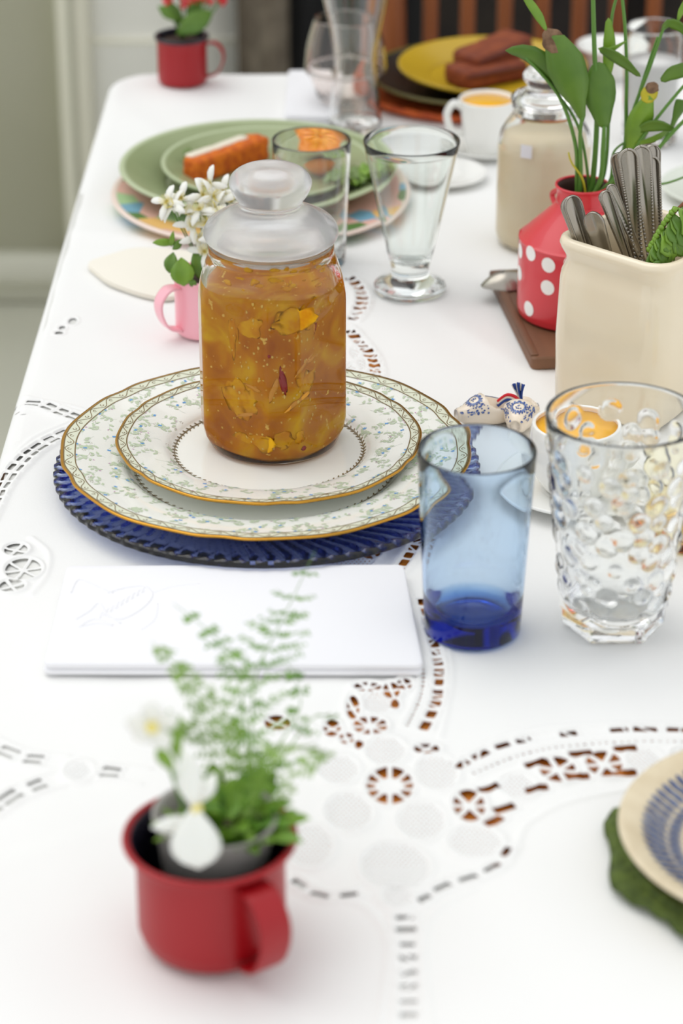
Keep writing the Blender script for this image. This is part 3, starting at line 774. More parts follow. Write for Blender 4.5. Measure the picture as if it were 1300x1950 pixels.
for (px, row, w, h, a, s) in ((585, 705, .020, .0026, .5, 21), (520, 745, .0034, .016, -.3, 22), (568, 768, .018, .003, .6, 23), (480, 745, .012, .003, -.2, 24), (620, 700, .010, .0024, .2, 25), (455, 800, .014, .003, .4, 26), (640, 640, .003, .010, .2, 27)):
    flake(px, row, w, h, a, M_peel, 'peel_strip', s)
flake(539, 727, .0042, .018, .14, M_chili, 'red_strip', 31, 0.0003)
flake(649, 640, .0018, .010, -.3, M_chili, 'red_strip', 32); flake(586, 861, .004, .003, 0, M_chili, 'red_strip', 33); flake(512, 678, .002, .002, 0, M_chili, 'red_strip', 34)
pm = MB()
for i in range(110):
    px = jr.uniform(404, 650); row = jr.uniform(575, 865); c = onwall(front(px, row), 0.0002); t = math.atan2(c.y, c.x); k = wall_dir(t, c.z); s = jr.uniform(.0004, .0011)
    M = Matrix.Translation(c) @ Matrix.Rotation(k, 4, 'Z') @ Matrix.Diagonal((0.0002, s, s * jr.uniform(.6, 1.4), 1))
    q = xform(blob(1.0, 1, i, .4, 6, 4), M); pm.add(q.v, q.f)
build('pulp_flecks', pm, M_pulp, jam)['kind'] = 'stuff'
# lid
lp = smooth_prof([(0.0, jz(318)), (0.015, jz(319)), (0.0235, jz(330)), (0.0268, jz(347)), (0.0245, jz(366)), (0.0212, jz(380)), (0.0208, jz(388)), (0.0240, jz(398)), (0.0335, jz(411)), (0.0405, jz(422)), (0.0436, jz(436)), (0.0434, jz(448)), (0.0405, jz(456))], 6) + [(0.0372, jz(457)), (0.0366, jz(474)), (0.0345, jz(476)), (0.0335, jz(450)), (0.028, jz(440)), (0.015, jz(432)), (0, jz(430))]
lid = build('lid', lathe(lp, 112), M_frost, jar); lid['label'] = 'hazy glass lid with round knob'
build('seal_ring', lathe(smooth_prof([(0.0368, jz(459)), (0.0402, jz(458.5)), (0.0406, jz(461)), (0.0402, jz(464)), (0.0368, jz(464))], 3), 96, closed=True), glass('seal', (0.93, 0.9, 0.8, 1), rough=0.3), jar)
# smears of syrup inside the neck
sm = MB()
for i in range(26):
    t = fa + jr.uniform(-1.1, 1.1); z = jr.uniform(zs + 0.006, zn + 0.006); r = 0.0376 if z > zn else 0.0388
    M = Matrix.Rotation(t, 4, 'Z') @ Matrix.Translation((r, 0, z)) @ Matrix.Diagonal((0.0005, jr.uniform(.001, .004), jr.uniform(.0006, .002), 1)); q = xform(blob(1, 1, i, .5, 8, 5), M); sm.add(q.v, q.f)
build('syrup_smears', sm, M_pear, jar)['kind'] = 'stuff'

# ---------------- tumblers
def tumbler(name, label, px, row, rb, rt, h, wall, base, m, group=None, n=96, tiltfn=None):
    p = P(px, row); th = thing(name, label, 'glass', (p.x, p.y, TZ), group=group)
    o = [(0, 0.0012), (rb * 0.75, 0.0010), (rb * 0.93, 0.0), (rb, 0.002)] + [(rb + (rt - rb) * i / 10, 0.002 + (h - 0.0035) * i / 10) for i in range(1, 11)]
    lip = [(rt - wall * 0.15, h - 0.0005), (rt - wall / 2, h), (rt - wall * 0.85, h - 0.0005)]
    zi = [h - 0.0015 - (h - base - 0.0055) * i / 10 for i in range(11)]
    inn = [(rb + (rt - rb) * max(z - 0.002, 0) / (h - 0.0035) - wall, z) for z in zi] + [(rb - wall - 0.004, base + 0.001), (rb * 0.5, base), (0, base)]
    build('glass_body', lathe(o + lip + inn, n), m, th); return th, p
tumbler('tumbler', 'blue glass tumbler fading to deep blue base, beside the napkin', 899, 1197, 0.0288, 0.0345, 0.1195, 0.0017, 0.0135, M_blueglass)
tumbler('tumbler', 'straight clear glass tumbler standing behind the jam jar', 594, 500, 0.0268, 0.0312, 0.104, 0.0016, 0.008, M_glass)
tumbler('tumbler', 'orange glass tumbler cut off by right edge behind the bubbled tumbler', 1328, 1022, 0.029, 0.035, 0.050, 0.002, 0.005, M_orangeglass)

# bubbled hexagonal-foot tumbler
bp_ = P(1166, 1186); bt = thing('tumbler', 'large clear tumbler with bubbled wall and faceted foot', 'glass', (bp_.x, bp_.y, TZ))
br = random.Random(4); H_ = 0.1385; bub = []
for k in range(10):
    z = 0.026 + k * 0.0103
    for i in range(13):
        bub.append((2 * PI * (i + 0.5 * (k % 2) + br.uniform(-.3, .3)) / 13, z + br.uniform(-.003, .003), br.uniform(0.0042, 0.0068)))
def rb_(z): return 0.0292 + (0.0455 - 0.0292) * (z / H_) ** 0.9
def bub_shape(t, r, z):
    s = 1.0
    if r < rb_(z) - 0.0015 and z > 0.0115: return r, z
    if z < 0.026:
        w = 1 - max(0, (z - 0.010) / 0.016); w = min(1, w)
        a = (t % (PI / 3)) - PI / 6; hexr = math.cos(PI / 6) / math.cos(a) * 1.06
        s = 1 + w * (hexr - 1)
    d = 0.0
    if 0.022 < z < H_ - 0.012:
        for (bt_, bz, br_) in bub:
            if abs(z - bz) < br_:
                da = ((t - bt_ + PI) % (2 * PI)) - PI; q = (da * r / br_) ** 2 + ((z - bz) / br_) ** 2
                if q < 1: d = max(d, 0.0015 * math.sqrt(1 - q))
    return r * s + d, z
o = [(0, 0.0015), (0.020, 0.0012), (rb_(0) * 0.94, 0.0), (rb_(0), 0.0015), (rb_(0), 0.010)] + [(rb_(z), z) for z in [0.012 + (H_ - 0.014) * i / 120 for i in range(121)]]
lip = [(rb_(H_) - 0.0003, H_ - 0.0006), (rb_(H_) - 0.0011, H_), (rb_(H_) - 0.002, H_ - 0.0006)]
inn = [(rb_(z) - 0.0023, z) for z in [H_ - 0.002 - (H_ - 0.022) * i / 20 for i in range(21)]] + [(rb_(0.02) - 0.006, 0.0165), (0.012, 0.0150), (0, 0.0150)]
bs2 = bub_shape
build('glass_body', lathe(o + lip + inn, 200, bs2), M_glass, bt)

# flared footed glass
fp_ = P(780, 552); ft_ = thing('footed_glass', 'flared clear glass on a thick round foot', 'glass', (fp_.x, fp_.y, TZ))
FY = fp_.y; fz = lambda row: ZR(FY, row)
Ht = fz(266)
o = [(0, 0.001), (0.024, 0.0), (0.0282, 0.001), (0.0284, 0.004)] + smooth_prof([(0.0278, 0.0055), (0.0210, 0.0085), (0.0160, 0.0125), (0.0148, 0.0175), (0.0156, 0.022), (0.0180, 0.032)], 5) + [(0.0180 + (0.0372 - 0.0180) * (max(z - 0.032, 0) / (Ht - 0.032)) ** 0.96, z) for z in [0.032 + (Ht - 0.033) * i / 14 for i in range(1, 15)]]
lip = [(0.0368, Ht - 0.0003), (0.0363, Ht), (0.0358, Ht - 0.0004)]
inn = [(0.0160 + (0.0355 - 0.0160) * (max(z - 0.032, 0) / (Ht - 0.032)) ** 0.96, z) for z in [Ht - 0.001 - (Ht - 0.033) * i / 12 for i in range(13)]] + [(0.0135, 0.0260), (0.006, 0.0240), (0, 0.0240)]
build('glass_body', lathe(o + lip + inn, 96), M_glassg, ft_)

# goblet and waisted glass at the back
gp = P(658, 210); gt = thing('goblet', 'round pinkish stemless goblet behind the waisted glass', 'glass', (gp.x, gp.y, TZ))
gz = lambda row: ZR(gp.y, row)
o = smooth_prof([(0, 0.001), (0.016, 0.0), (0.021, 0.003), (0.029, 0.020), (0.037, 0.042), (0.0385, gz(130)), (0.036, gz(85)), (0.031, gz(48)), (0.0285, gz(34))], 5)
inn = [(max(r - 0.0016, 0), max(z + 0.002, 0.004) if z < 0.02 else z) for r, z in reversed(o[:-1])]
build('glass_body', lathe(o + [(0.0277, gz(34) + 0.0004)] + inn, 72), M_pinkglass, gt)
hp = P(676, 256); ht = thing('waisted_glass', 'tall clear waisted glass in front of the goblet', 'glass', (hp.x, hp.y, TZ))
o = smooth_prof([(0, 0.001), (0.021, 0.0), (0.0245, 0.002), (0.0235, 0.02), (0.0205, 0.05), (0.0190, 0.066), (0.0215, 0.09), (0.0290, 0.125), (0.0350, 0.15)], 5)
inn = [(max(r - 0.0017, 0), max(z, 0.012) if r > 0.001 else 0.012) for r, z in reversed(o[:-1]) if z > 0.004] + [(0.0, 0.012)]
build('glass_body', lathe(o + [(0.0341, 0.1504)] + inn, 72), M_glass, ht)
# milk glass
mp_ = P(1235, 270); th, _ = tumbler('tumbler', 'clear glass of milk behind the leafy plant at far right', 1235, 268, 0.0245, 0.0265, 0.107, 0.0016, 0.006, M_glass)
build('milk', lathe([(0, 0.0063), (0.019, 0.0066), (0.0222, 0.012), (0.0230, 0.045), (0.0236, 0.076), (0.0, 0.0765)], 64), M_whitemilk, th)

# ---------------- cups of juice, saucers
def saucer(name, label, px, row, r, z=0.0, m=None, h=0.010, group=None):
    p = P(px, row, z); th = thing(name, label, 'saucer', (p.x, p.y, TZ + z), group=group)
    pr = smooth_prof([(0, 0.004), (r * 0.42, 0.004), (r * 0.5, 0.0045), (r * 0.8, h * 0.8), (r * 0.985, h)], 5) + [(r, h - 0.0008), (r * 0.985, h - 0.002)] + smooth_prof([(r * 0.8, h * 0.8 - 0.0025), (r * 0.55, 0.001), (r * 0.5, 0.0), (r * 0.45, 0.0), (r * 0.42, 0.0015), (0, 0.0015)], 4)
    build('dish', lathe(pr, 96), m or M_white, th)
    build('rim', lathe(smooth_prof([(r * 0.985, h - .0004), (r * 1.0, h + .0003), (r * 1.012, h - .0008), (r * 0.995, h - .002)], 3), 96, closed=True), m or M_white, th)
    return th, p
def cup(name, label, loc, prof_out, wall, fill, handle=None):
    th = thing(name, label, 'cup', loc); top = prof_out[-1]
    o = smooth_prof(prof_out, 5); inn = [(max(r - wall, 0), max(z, 0.004)) for r, z in reversed(o) if r > wall]
    build('cup_body', lathe(o + [(top[0] - wall * .5, top[1] + wall * .35)] + inn + [(0, 0.004)], 96), M_white, th)
    ri = np.interp(fill, [q[1] for q in o], [q[0] for q in o]) - wall * 0.8
    build('juice', lathe([(0, fill - 0.012), (ri * 0.9, fill - 0.011), (ri, fill - 0.001), (ri * 0.99, fill), (0, fill)], 64), M_juice, th)
    if handle: build('handle', handle, M_white, th)
    return th
saucer('saucer', 'white saucer under the rounded cup beside the bubbled tumbler', 1098, 938, 0.052)
cp = P(1092, 930, 0.0046); cz = lambda row: ZR(cp.y, row) - 0.0046
hc_ = cz(806)
cup('juice_cup', 'rounded white cup of orange juice in front of the cream crock', (cp.x, cp.y, TZ + 0.0046),
    [(0, 0.0005), (0.015, 0.0), (0.019, 0.001), (0.0255, 0.010), (0.0300, 0.024), (0.0310, hc_ * 0.65), (0.0298, hc_ * 0.9), (0.0288, hc_)], 0.0024, hc_ - 0.0032,
    tube(curve([(0.028, 0.004, hc_ * 0.75), (0.040, 0.008, hc_ * 0.78), (0.045, 0.009, hc_ * 0.55), (0.038, 0.008, hc_ * 0.32), (0.028, 0.004, hc_ * 0.30)], 6), 0.003, 10))
saucer('saucer', 'small white saucer under the far handled cup of juice', 925, 288, 0.036, h=0.007)
bc = P(925, 288, 0.0042); hb = ZR(bc.y, 188) - 0.0042
cup('juice_cup', 'handled white cup of orange juice near the yellow plate', (bc.x, bc.y, TZ + 0.0042),
    [(0, 0.0005), (0.014, 0.0), (0.0165, 0.001), (0.0200, 0.010), (0.0215, hb * 0.45), (0.0240, hb * 0.85), (0.0255, hb)], 0.0022, hb - 0.003,
    tube(curve([(-0.0225, -0.002, hb * 0.86), (-0.030, -0.003, hb * 0.93), (-0.0355, -0.003, hb * 0.72), (-0.031, -0.003, hb * 0.42), (-0.0215, -0.002, hb * 0.36)], 6), 0.0034, 10))
saucer('saucer', 'empty white saucer behind the flared footed glass', 842, 340, 0.038, h=0.007)
saucer('plate', 'pale plate at right edge beyond the cream crock', 1392, 372, 0.060, h=0.010, m=mat('pale_green_glaze', C(226, 232, 220), 0.25))
saucer('bowl', 'white bowl behind the knobbed cream jar', 1162, 142, 0.034, h=0.030)

# ---------------- green place setting
def plate_simple(name, label, px, row, r, z, h, body, rim, sub=None, well=0.62):
    p = P(px, row, z); th = thing(name, label, 'plate', (p.x, p.y, TZ + z))
    pr = smooth_prof([(0, 0.0045), (r * well, 0.0045), (r * (well + .08), 0.006), (r * 0.9, h * 0.86), (r * 0.97, h)], 6); k = len(pr)
    pr += smooth_prof([(r * 0.992, h + 0.0004), (r, h - 0.001), (r * 0.985, h - 0.003)], 3) + smooth_prof([(r * 0.88, h * 0.86 - 0.004), (r * (well + .08), 0.0015), (r * well, 0.0), (r * (well - .06), 0.0), (r * (well - .1), 0.0015), (0, 0.0015)], 4)
    mi = [0] * len(pr)
    for i in range(k - 3, k + 6): mi[i] = 1
    build('plate_body', lathe(pr, 120, None, mi), [body, rim], th); return th, p
m_paint = mat('painted_ceramic', C(240, 214, 196), 0.3)
nt = m_paint.node_tree; vz = nt.nodes.new('ShaderNodeTexVoronoi'); vz.inputs['Scale'].default_value = 42; tcn = nt.nodes.new('ShaderNodeTexCoord'); nt.links.new(tcn.outputs['Object'], vz.inputs['Vector'])
sep = nt.nodes.new('ShaderNodeSeparateColor'); nt.links.new(vz.outputs['Color'], sep.inputs[0])
rp = nt.nodes.new('ShaderNodeValToRGB'); rp.color_ramp.interpolation = 'CONSTANT'
cols = [(0.0, C(240, 190, 176)), (0.22, C(244, 196, 120)), (0.4, C(126, 180, 206)), (0.55, C(96, 134, 72)), (0.68, C(240, 220, 200)), (0.85, C(180, 214, 160))]
rp.color_ramp.elements[0].color = cols[0][1]; rp.color_ramp.elements[1].position = cols[1][0]; rp.color_ramp.elements[1].color = cols[1][1]
for q, c in cols[2:]: rp.color_ramp.elements.new(q).color = c
nt.links.new(sep.outputs[0], rp.inputs['Fac']); nt.links.new(rp.outputs['Color'], nt.nodes['Principled BSDF'].inputs['Base Color'])
M_paintrim = mat('painted_rim', C(240, 220, 208), 0.3)
plate_simple('painted_plate', 'multicoloured painted ceramic charger under the sage green plate', 497, 383, 0.1275, 0.0, 0.010, m_paint, M_paintrim, well=0.55)
plate_simple('sage_plate', 'large sage green plate on the painted charger', 489, 352, 0.1175, 0.0062, 0.020, M_greenplate, M_greenrim, well=0.6)
gth, gpp = plate_simple('sage_dish', 'smaller sage green dish holding cake and salad', 508, 338, 0.0905, 0.0112, 0.016, M_greenplate, M_greenrim, well=0.6)
FZ = 0.0112 + 0.0049
# cake slice
ck = P(432, 322, FZ); cake = thing('cake_slice', 'orange cake slice with white icing lying on the sage dish', 'cake', (ck.x, ck.y, TZ + FZ), rz=math.radians(48))
def rough_box(x0, x1, y0, y1, z0, z1, amp, seed, n=(16, 6, 6)):
    b = MB(); idx = {}
    for i in range(n[0] + 1):
        for j in range(n[1] + 1):
            for k in range(n[2] + 1):
                if i in (0, n[0]) or j in (0, n[1]) or k in (0, n[2]):
                    p = Vector((x0 + (x1 - x0) * i / n[0], y0 + (y1 - y0) * j / n[1], z0 + (z1 - z0) * k / n[2])); c = Vector(((x0 + x1) / 2, (y0 + y1) / 2, (z0 + z1) / 2))
                    d = (p - c).normalized(); q = p + d * amp * mnoise.noise(p * 220 + Vector((seed, 0, 0))) - d * amp * 0.8 * (sum((i in (0, n[0]), j in (0, n[1]), k in (0, n[2]))) - 1)
                    if k == 0: q.z = p.z
                    idx[(i, j, k)] = len(b.v); b.v.append(tuple(q))
    def quad(*q): b.f.append(tuple(idx[t] for t in q)); b.m.append(0)
    for i in range(n[0]):
        for j in range(n[1]):
            quad((i, j, 0), (i, j + 1, 0), (i + 1, j + 1, 0), (i + 1, j, 0)); quad((i, j, n[2]), (i + 1, j, n[2]), (i + 1, j + 1, n[2]), (i, j + 1, n[2]))
        for k in range(n[2]):
            quad((i, 0, k), (i + 1, 0, k), (i + 1, 0, k + 1), (i, 0, k + 1)); quad((i, n[1], k), (i, n[1], k + 1), (i + 1, n[1], k + 1), (i + 1, n[1], k))
    for j in range(n[1]):
        for k in range(n[2]):
            quad((0, j, k), (0, j, k + 1), (0, j + 1, k + 1), (0, j + 1, k)); quad((n[0], j, k), (n[0], j + 1, k), (n[0], j + 1, k + 1), (n[0], j, k + 1))
    return b
build('sponge', rough_box(-0.044, 0.044, -0.010, 0.010, 0, 0.020, 0.002, 1), M_cake, cake)
build('icing', rough_box(-0.040, 0.030, 0.002, 0.0112, 0.0185, 0.0212, 0.001, 4, (14, 4, 2)), M_icing, cake)
# second orange piece, fruit half and salad
op = P(612, 330, FZ); orh = thing('orange_half', 'halved orange on the sage dish behind the clear tumbler', 'fruit', (op.x, op.y, TZ + FZ))
build('peel', lathe([(0, 0.0)] + [(0.021 * math.sin(a), 0.021 - 0.021 * math.cos(a)) for a in [PI * 0.62 * i / 10 for i in range(1, 11)]] + [(0.0185, 0.0262), (0, 0.0262)], 40), mat('orange_peel', C(240, 140, 14), 0.4), orh)
for i in range(9):
    t = 2 * PI * i / 9; s = lathe([(0.002, 0), (0.0085, 0.0006), (0.0165, 0)], 6); q = []
    b = MB(); pts = [(0.002, 0), (0.009, -0.30), (0.0165, -0.29), (0.0175, 0), (0.0165, 0.29), (0.009, 0.30)]
    b.add([(r * math.cos(t + a), r * math.sin(t + a), 0.0263) for r, a in pts] + [(r * 0.97 * math.cos(t + a * 0.9), r * 0.97 * math.sin(t + a * 0.9), 0.0275) for r, a in pts], [tuple(range(6, 12))] + [(k, (k + 1) % 6, (k + 1) % 6 + 6, k + 6) for k in range(6)])
    build('segment', b, M_orange, orh)
sr = random.Random(21)
def salad(px, row, n, r0, label):
    p = P(px, row, FZ); th = thing('salad_leaves', label, 'salad', (p.x, p.y, TZ + FZ + 0.001))
    for i in range(n):
        a = sr.uniform(0, 2 * PI); L = sr.uniform(.6, 1.1) * r0; e = sr.uniform(0.15, 0.9); d = Vector((math.cos(a) * math.cos(e), math.sin(a) * math.cos(e), math.sin(e) * 0.8)); o_ = Vector((sr.uniform(-.4, .4) * r0, sr.uniform(-.4, .4) * r0, 0.002 + sr.uniform(0, .004)))
        pts = [o_ + d * L * k / 6 + Vector((0, 0, 0.25 * L * math.sin(PI * k / 6) * 0.6 + 0.002 * math.sin(k * 2 + i))) for k in range(7)]
        build('leaf', leaf(pts, leafshape(7, L * 0.3, 0.55), Vector((-math.sin(a), math.cos(a), sr.uniform(-.4, .4))), 0.25, 0.0006), M_salad if i % 3 else M_leafl, th)
salad(688, 362, 16, 0.026, 'green salad leaves heaped at right of the sage dish')
salad(385, 318, 7, 0.018, 'dark green leaves under the orange cake slice')

# ---------------- yellow place setting at the back
wk = P(895, 168, 0.0); wt = thing('wicker_charger', 'round orange woven charger under the olive plate', 'charger', (wk.x, wk.y, TZ))
WR = 0.112
build('woven_disc', lathe([(0, 0.005)] + [(WR * 0.97 * i / 22, 0.005 + 0.0012 * (i % 2)) for i in range(1, 23)] + [(WR * 0.97, 0.001), (0, 0.001)], 96), M_wicker, wt)
for k in range(36):
    t0 = 2 * PI * k / 36; t1_ = t0 + 2 * PI / 36 * 1.25; pts = [(WR * (0.965 + 0.02 * math.sin(PI * i / 5)) * math.cos(t0 + (t1_ - t0) * i / 5), WR * (0.965 + 0.02 * math.sin(PI * i / 5)) * math.sin(t0 + (t1_ - t0) * i / 5), 0.0045 + 0.002 * math.sin(PI * i / 5)) for i in range(6)]
    build('rim_strand', tube(pts, 0.0034, 6), M_wicker, wt)
plate_simple('olive_plate', 'dark plate with olive rim under the yellow plate', 900, 166, 0.100, 0.0075, 0.016, M_dark, M_olive, well=0.6)
plate_simple('yellow_plate', 'mustard yellow plate holding dark bread', 936, 153, 0.0895, 0.0165, 0.017, M_yellow, M_yellow, well=0.6)
TZZ = 0.0165 + 0.005
t_p = P(925, 154, TZZ)
for i, (dx, dy, dz, rz, ry, lab) in enumerate(((0.0, 0.0, 0.0, 0.55, 0.0, 'brown bread slice lying flat on the yellow plate'), (0.008, 0.024, 0.012, 0.70, -0.12, 'darker bread slice leaning on the other bread slice'))):
    q = thing('bread_slice', lab, 'bread', (t_p.x + dx, t_p.y + dy, TZ + TZZ + 0.001 + dz), rot=(0, ry, rz), group='bread on the yellow plate')
    build('crumb', rough_box(-0.036, 0.036, -0.018, 0.018, 0, 0.017, 0.0014, 5 + i, (12, 5, 4)), M_toast, q)
    build('crust', tube([(-0.034, -0.0165, 0.012), (0.0, -0.0180, 0.013), (0.034, -0.0165, 0.012)], [0.002, 0.0035, 0.002], 8), mat('crust', C(96, 36, 16), 0.6), q)

# ---------------- stoneware plate and green mat at front right
sp_ = P(1480, 1640, 0.0)
pm_ = thing('placemat', 'round moss green scalloped placemat under the stoneware plate', 'placemat', (sp_.x, sp_.y, TZ))
R_M = 0.089
def mat_shape(t, r, z): return r * (1 + 0.035 * math.cos(9 * t + 0.3) * (r / R_M) ** 3), z + 0.0012 * math.sin(36 * t) * (r / R_M)
build('woven_round', lathe([(0, 0.006), (R_M * 0.5, 0.006), (R_M * 0.8, 0.007), (R_M * 0.95, 0.006), (R_M, 0.0035), (R_M * 0.96, 0.0014), (0, 0.0014)], 144, mat_shape), M_mat, pm_)
for k in range(3): build('stitched_ring', lathe([((0.62 + .12 * k) * R_M + 0.0022 * math.cos(a), 0.0072 + 0.0014 * math.sin(a)) for a in [2 * PI * i / 8 for i in range(8)]], 108, lambda t, r, z: (r, z), closed=True), M_mat, pm_)
st, _ = plate_simple('stoneware_plate', 'beige stoneware plate with rings of blue strokes cut off by right edge', 1492, 1628, 0.0850, 0.0085, 0.017, M_stone, M_stone, well=0.62)
bs = MB(); SR = 0.0850
for ring, (r0, L, n) in enumerate(((0.815, 0.0080, 76), (0.745, 0.0080, 70), (0.66, 0.0080, 64), (0.55, 0.0085, 56), (0.43, 0.0085, 46), (0.31, 0.0080, 34))):
    for k in range(n):
        t = 2 * PI * (k + 0.5 * (ring % 2)) / n; r = r0 * SR; z = 0.0045 if r0 < 0.62 else 0.0060 + (r0 - 0.70) * SR * 0.55
        if r0 >= 0.62: z = np.interp(r0, [0.62, 0.70, 0.90], [0.0047, 0.0062, 0.0148])
        v = []
        for j in range(8):
            a = 2 * PI * j / 8; x = L / 2 * math.cos(a); y = 0.0017 * math.sin(a); zz = z + (x * 0.5 if r0 > 0.68 else 0); rr = r + x
            v.append(((rr) * math.cos(t) - y * math.sin(t), rr * math.sin(t) + y * math.cos(t), zz + 0.0007))
        bs.add(v, [tuple(range(8))])
build('blue_strokes', bs, M_stoneblue, st)['kind'] = 'stuff'

# ================================================================== MUGS, POTS AND PLANTS
def strap(pts, w, th, sidev):
    """flat strap handle along pts"""
    pts = [Vector(p) for p in pts]; n = len(pts); b = MB(); S = Vector(sidev).normalized(); v = []; f = []
    for i in range(n):
        T = (pts[min(i + 1, n - 1)] - pts[max(i - 1, 0)]).normalized(); N = T.cross(S).normalized()
        for (a, c) in ((-1, -1), (-.75, -1.25), (.75, -1.25), (1, -1), (1, 1), (.75, 1.25), (-.75, 1.25), (-1, 1)): v.append(pts[i] + S * (a * w / 2) + N * (c * th / 2.5))
    for i in range(n - 1):
        for k in range(8): j = (k + 1) % 8; f.append((i * 8 + k, i * 8 + j, i * 8 + 8 + j, i * 8 + 8 + k))
    f += [tuple(reversed(range(8))), tuple((n - 1) * 8 + k for k in range(8))]
    b.add(v, f); return b
def enamel_mug(label, loc, r, rim, h, m, haz, hw_, cat='mug', inside=None, edge=None, round_=0.010, hout=None):
    th = thing('enamel_mug', label, cat, loc); wall = 0.0012
    o = smooth_prof([(r - round_, 0.0), (r - round_ * 0.3, round_ * 0.3), (r, round_)], 5) + [(r, round_ + (h - round_ - 0.006) * i / 8) for i in range(1, 9)] + smooth_prof([(r + 0.0004, h - 0.004), ((r + rim) / 2, h - 0.0015), (rim - 0.001, h - 0.0006)], 4)
    inn = [(rim - 0.003, h + 0.0004), ((r + rim) / 2 - 0.0012, h - 0.0012), (r - wall, h - 0.0055)] + [(r - wall, h - 0.008 - (h - 0.02) * i / 8) for i in range(9)] + [(r - round_, 0.0035), (0, 0.003)]
    pr = [(0, 0.0008), (r - round_ - 0.002, 0.0008)] + o + inn; k = 2 + len(o)
    build('mug_body', lathe(pr, 96, None, [0] * k + [1] * (len(pr) - k)), [m, inside or m], th)
    build('rolled_rim', lathe([(rim - 0.0008 + 0.0017 * math.cos(a), h + 0.0017 * math.sin(a)) for a in [2 * PI * i / 10 for i in range(10)]], 96, closed=True), edge or m, th)
    d = Vector((math.sin(haz), -math.cos(haz), 0)); s = Vector((math.cos(haz), math.sin(haz), 0)); ho = hout or h * 0.36
    pts = curve([d * (r - 0.0005) + Vector((0, 0, h * 0.87)), d * (r + ho * 0.55) + Vector((0, 0, h * 0.88)), d * (r + ho) + Vector((0, 0, h * 0.70)), d * (r + ho * 0.98) + Vector((0, 0, h * 0.46)), d * (r + ho * 0.60) + Vector((0, 0, h * 0.22)), d * (r - 0.0005) + Vector((0, 0, h * 0.14))], 6)
    build('handle', strap(pts, hw_, 0.0018, s), m, th)
    return th
# front mug
fm = P(405, 1788); FMY = fm.y; FH = ZR(FMY, 1592)
enamel_mug('large red enamel mug with dark inside in the foreground', fm, 0.0362, 0.0415, FH, M_red, math.radians(34), 0.0165, inside=M_navy, round_=0.012, hout=0.021)
pot = thing('plant_pot', 'clear plastic pot of soil tucked inside the foreground red mug', 'pot', (fm.x + 0.001, fm.y + 0.001, TZ + 0.0046), rot=(math.radians(-1.5), math.radians(1.5), 0))
ph_ = FH + 0.006
build('pot_wall', lathe([(0, 0.0), (0.0205, 0.0), (0.021, 0.002), (0.0290, ph_ - 0.002), (0.0305, ph_), (0.0305, ph_ + 0.001), (0.0280, ph_), (0.0198, 0.003), (0, 0.002)], 72), M_plastic, pot)
build('soil', lathe([(0, 0.004), (0.019, 0.004), (0.0262, ph_ - 0.012), (0.022, ph_ - 0.008), (0, ph_ - 0.007)], 48), M_soil, pot)
# fern in the pot
def frond(parent, pxs, Ys, pin, w, seed, org, npin=11, dens=1.0, m=None, leafl=0.0042):
    """arching frond through image-read points at real distances Ys; pinnae with small leaflets; one mesh"""
    rn = random.Random(seed); pts = curve([PY(px, py, y) - org for (px, py), y in zip(pxs, Ys)], 10); b = MB(); n = len(pts)
    t = tube(pts, [w * (1 - 0.8 * i / (n - 1)) for i in range(n)], 5); b.add(t.v, t.f)
    right = Vector((1, 0, 0))
    for i in range(npin):
        s = 0.16 + 0.82 * i / npin; k = min(int(s * (n - 1)), n - 2); p = pts[k]; T = (pts[k + 1] - pts[k]).normalized()
        S = (right - T * right.dot(T)).normalized(); N = T.cross(S)
        L = pin * (math.sin(PI * min(1, 0.18 + 0.82 * s)) ** 0.7) * rn.uniform(.8, 1.1)
        for sg in (-1, 1):
            if rn.random() > dens: continue
            d = (S * sg * 0.9 + T * 0.55 + N * rn.uniform(-.15, .15)).normalized(); q = [p + d * L * j / 5 + N * (-0.12 * L * (j / 5) ** 2) for j in range(6)]
            t = tube(q, [w * .45 * (1 - .6 * j / 5) for j in range(6)], 4); b.add(t.v, t.f)
            m_ = max(4, int(L / 0.0022))
            for j in range(1, m_ + 1):
                c = p + d * L * j / m_; u = d.cross(N)
                for s2 in (-1, 1):
                    if rn.random() < 0.2: continue
                    e = (u * s2 * .85 + d * .5 + N * rn.uniform(-.3, .3)).normalized(); l = leafl * rn.uniform(.6, 1) * (1 - .4 * j / m_)
                    lf = leaf([c, c + e * l * .5, c + e * l], [l * .1, l * .30, l * .08], N.cross(e), .1, 0, 2); b.add(lf.v, lf.f)
    return build('frond', b, m or M_fern, parent)
fo = Vector((fm.x + 0.004, fm.y + 0.004, TZ + ph_ - 0.004))
fern = thing('fern', 'feathery green fern growing from the foreground red mug', 'plant', fo)
yb = fm.y
frond(fern, [(470, 1540), (478, 1420), (486, 1290), (522, 1210), (552, 1150), (600, 1048)], [yb, yb + 0.023, yb + 0.067, yb + 0.104, yb + 0.142, yb + 0.209], 0.021, 0.0007, 1, fo, 11, 0.97, leafl=0.0052)
frond(fern, [(460, 1540), (450, 1420), (395, 1345), (345, 1280), (288, 1222)], [yb, yb + 0.015, yb + 0.023, yb + 0.038, yb + 0.057], 0.008, 0.0008, 2, fo, 13, 1.0, M_leafl, 0.0044)
frond(fern, [(468, 1540), (470, 1420), (452, 1290), (410, 1215), (330, 1150)], [yb, yb + 0.019, yb + 0.057, yb + 0.085, yb + 0.114], 0.010, 0.0007, 3, fo, 9, 0.9, leafl=0.0052)
frond(fern, [(480, 1540), (500, 1450), (560, 1420), (632, 1442)], [yb, yb + 0.008, yb + 0.023, yb + 0.038], 0.008, 0.0007, 4, fo, 10, 1.0, M_leafl, 0.0044)
frond(fern, [(485, 1540), (520, 1440), (572, 1340), (545, 1255)], [yb, yb + 0.038, yb + 0.085, yb + 0.114], 0.009, 0.0006, 5, fo, 7, .75, leafl=0.005)
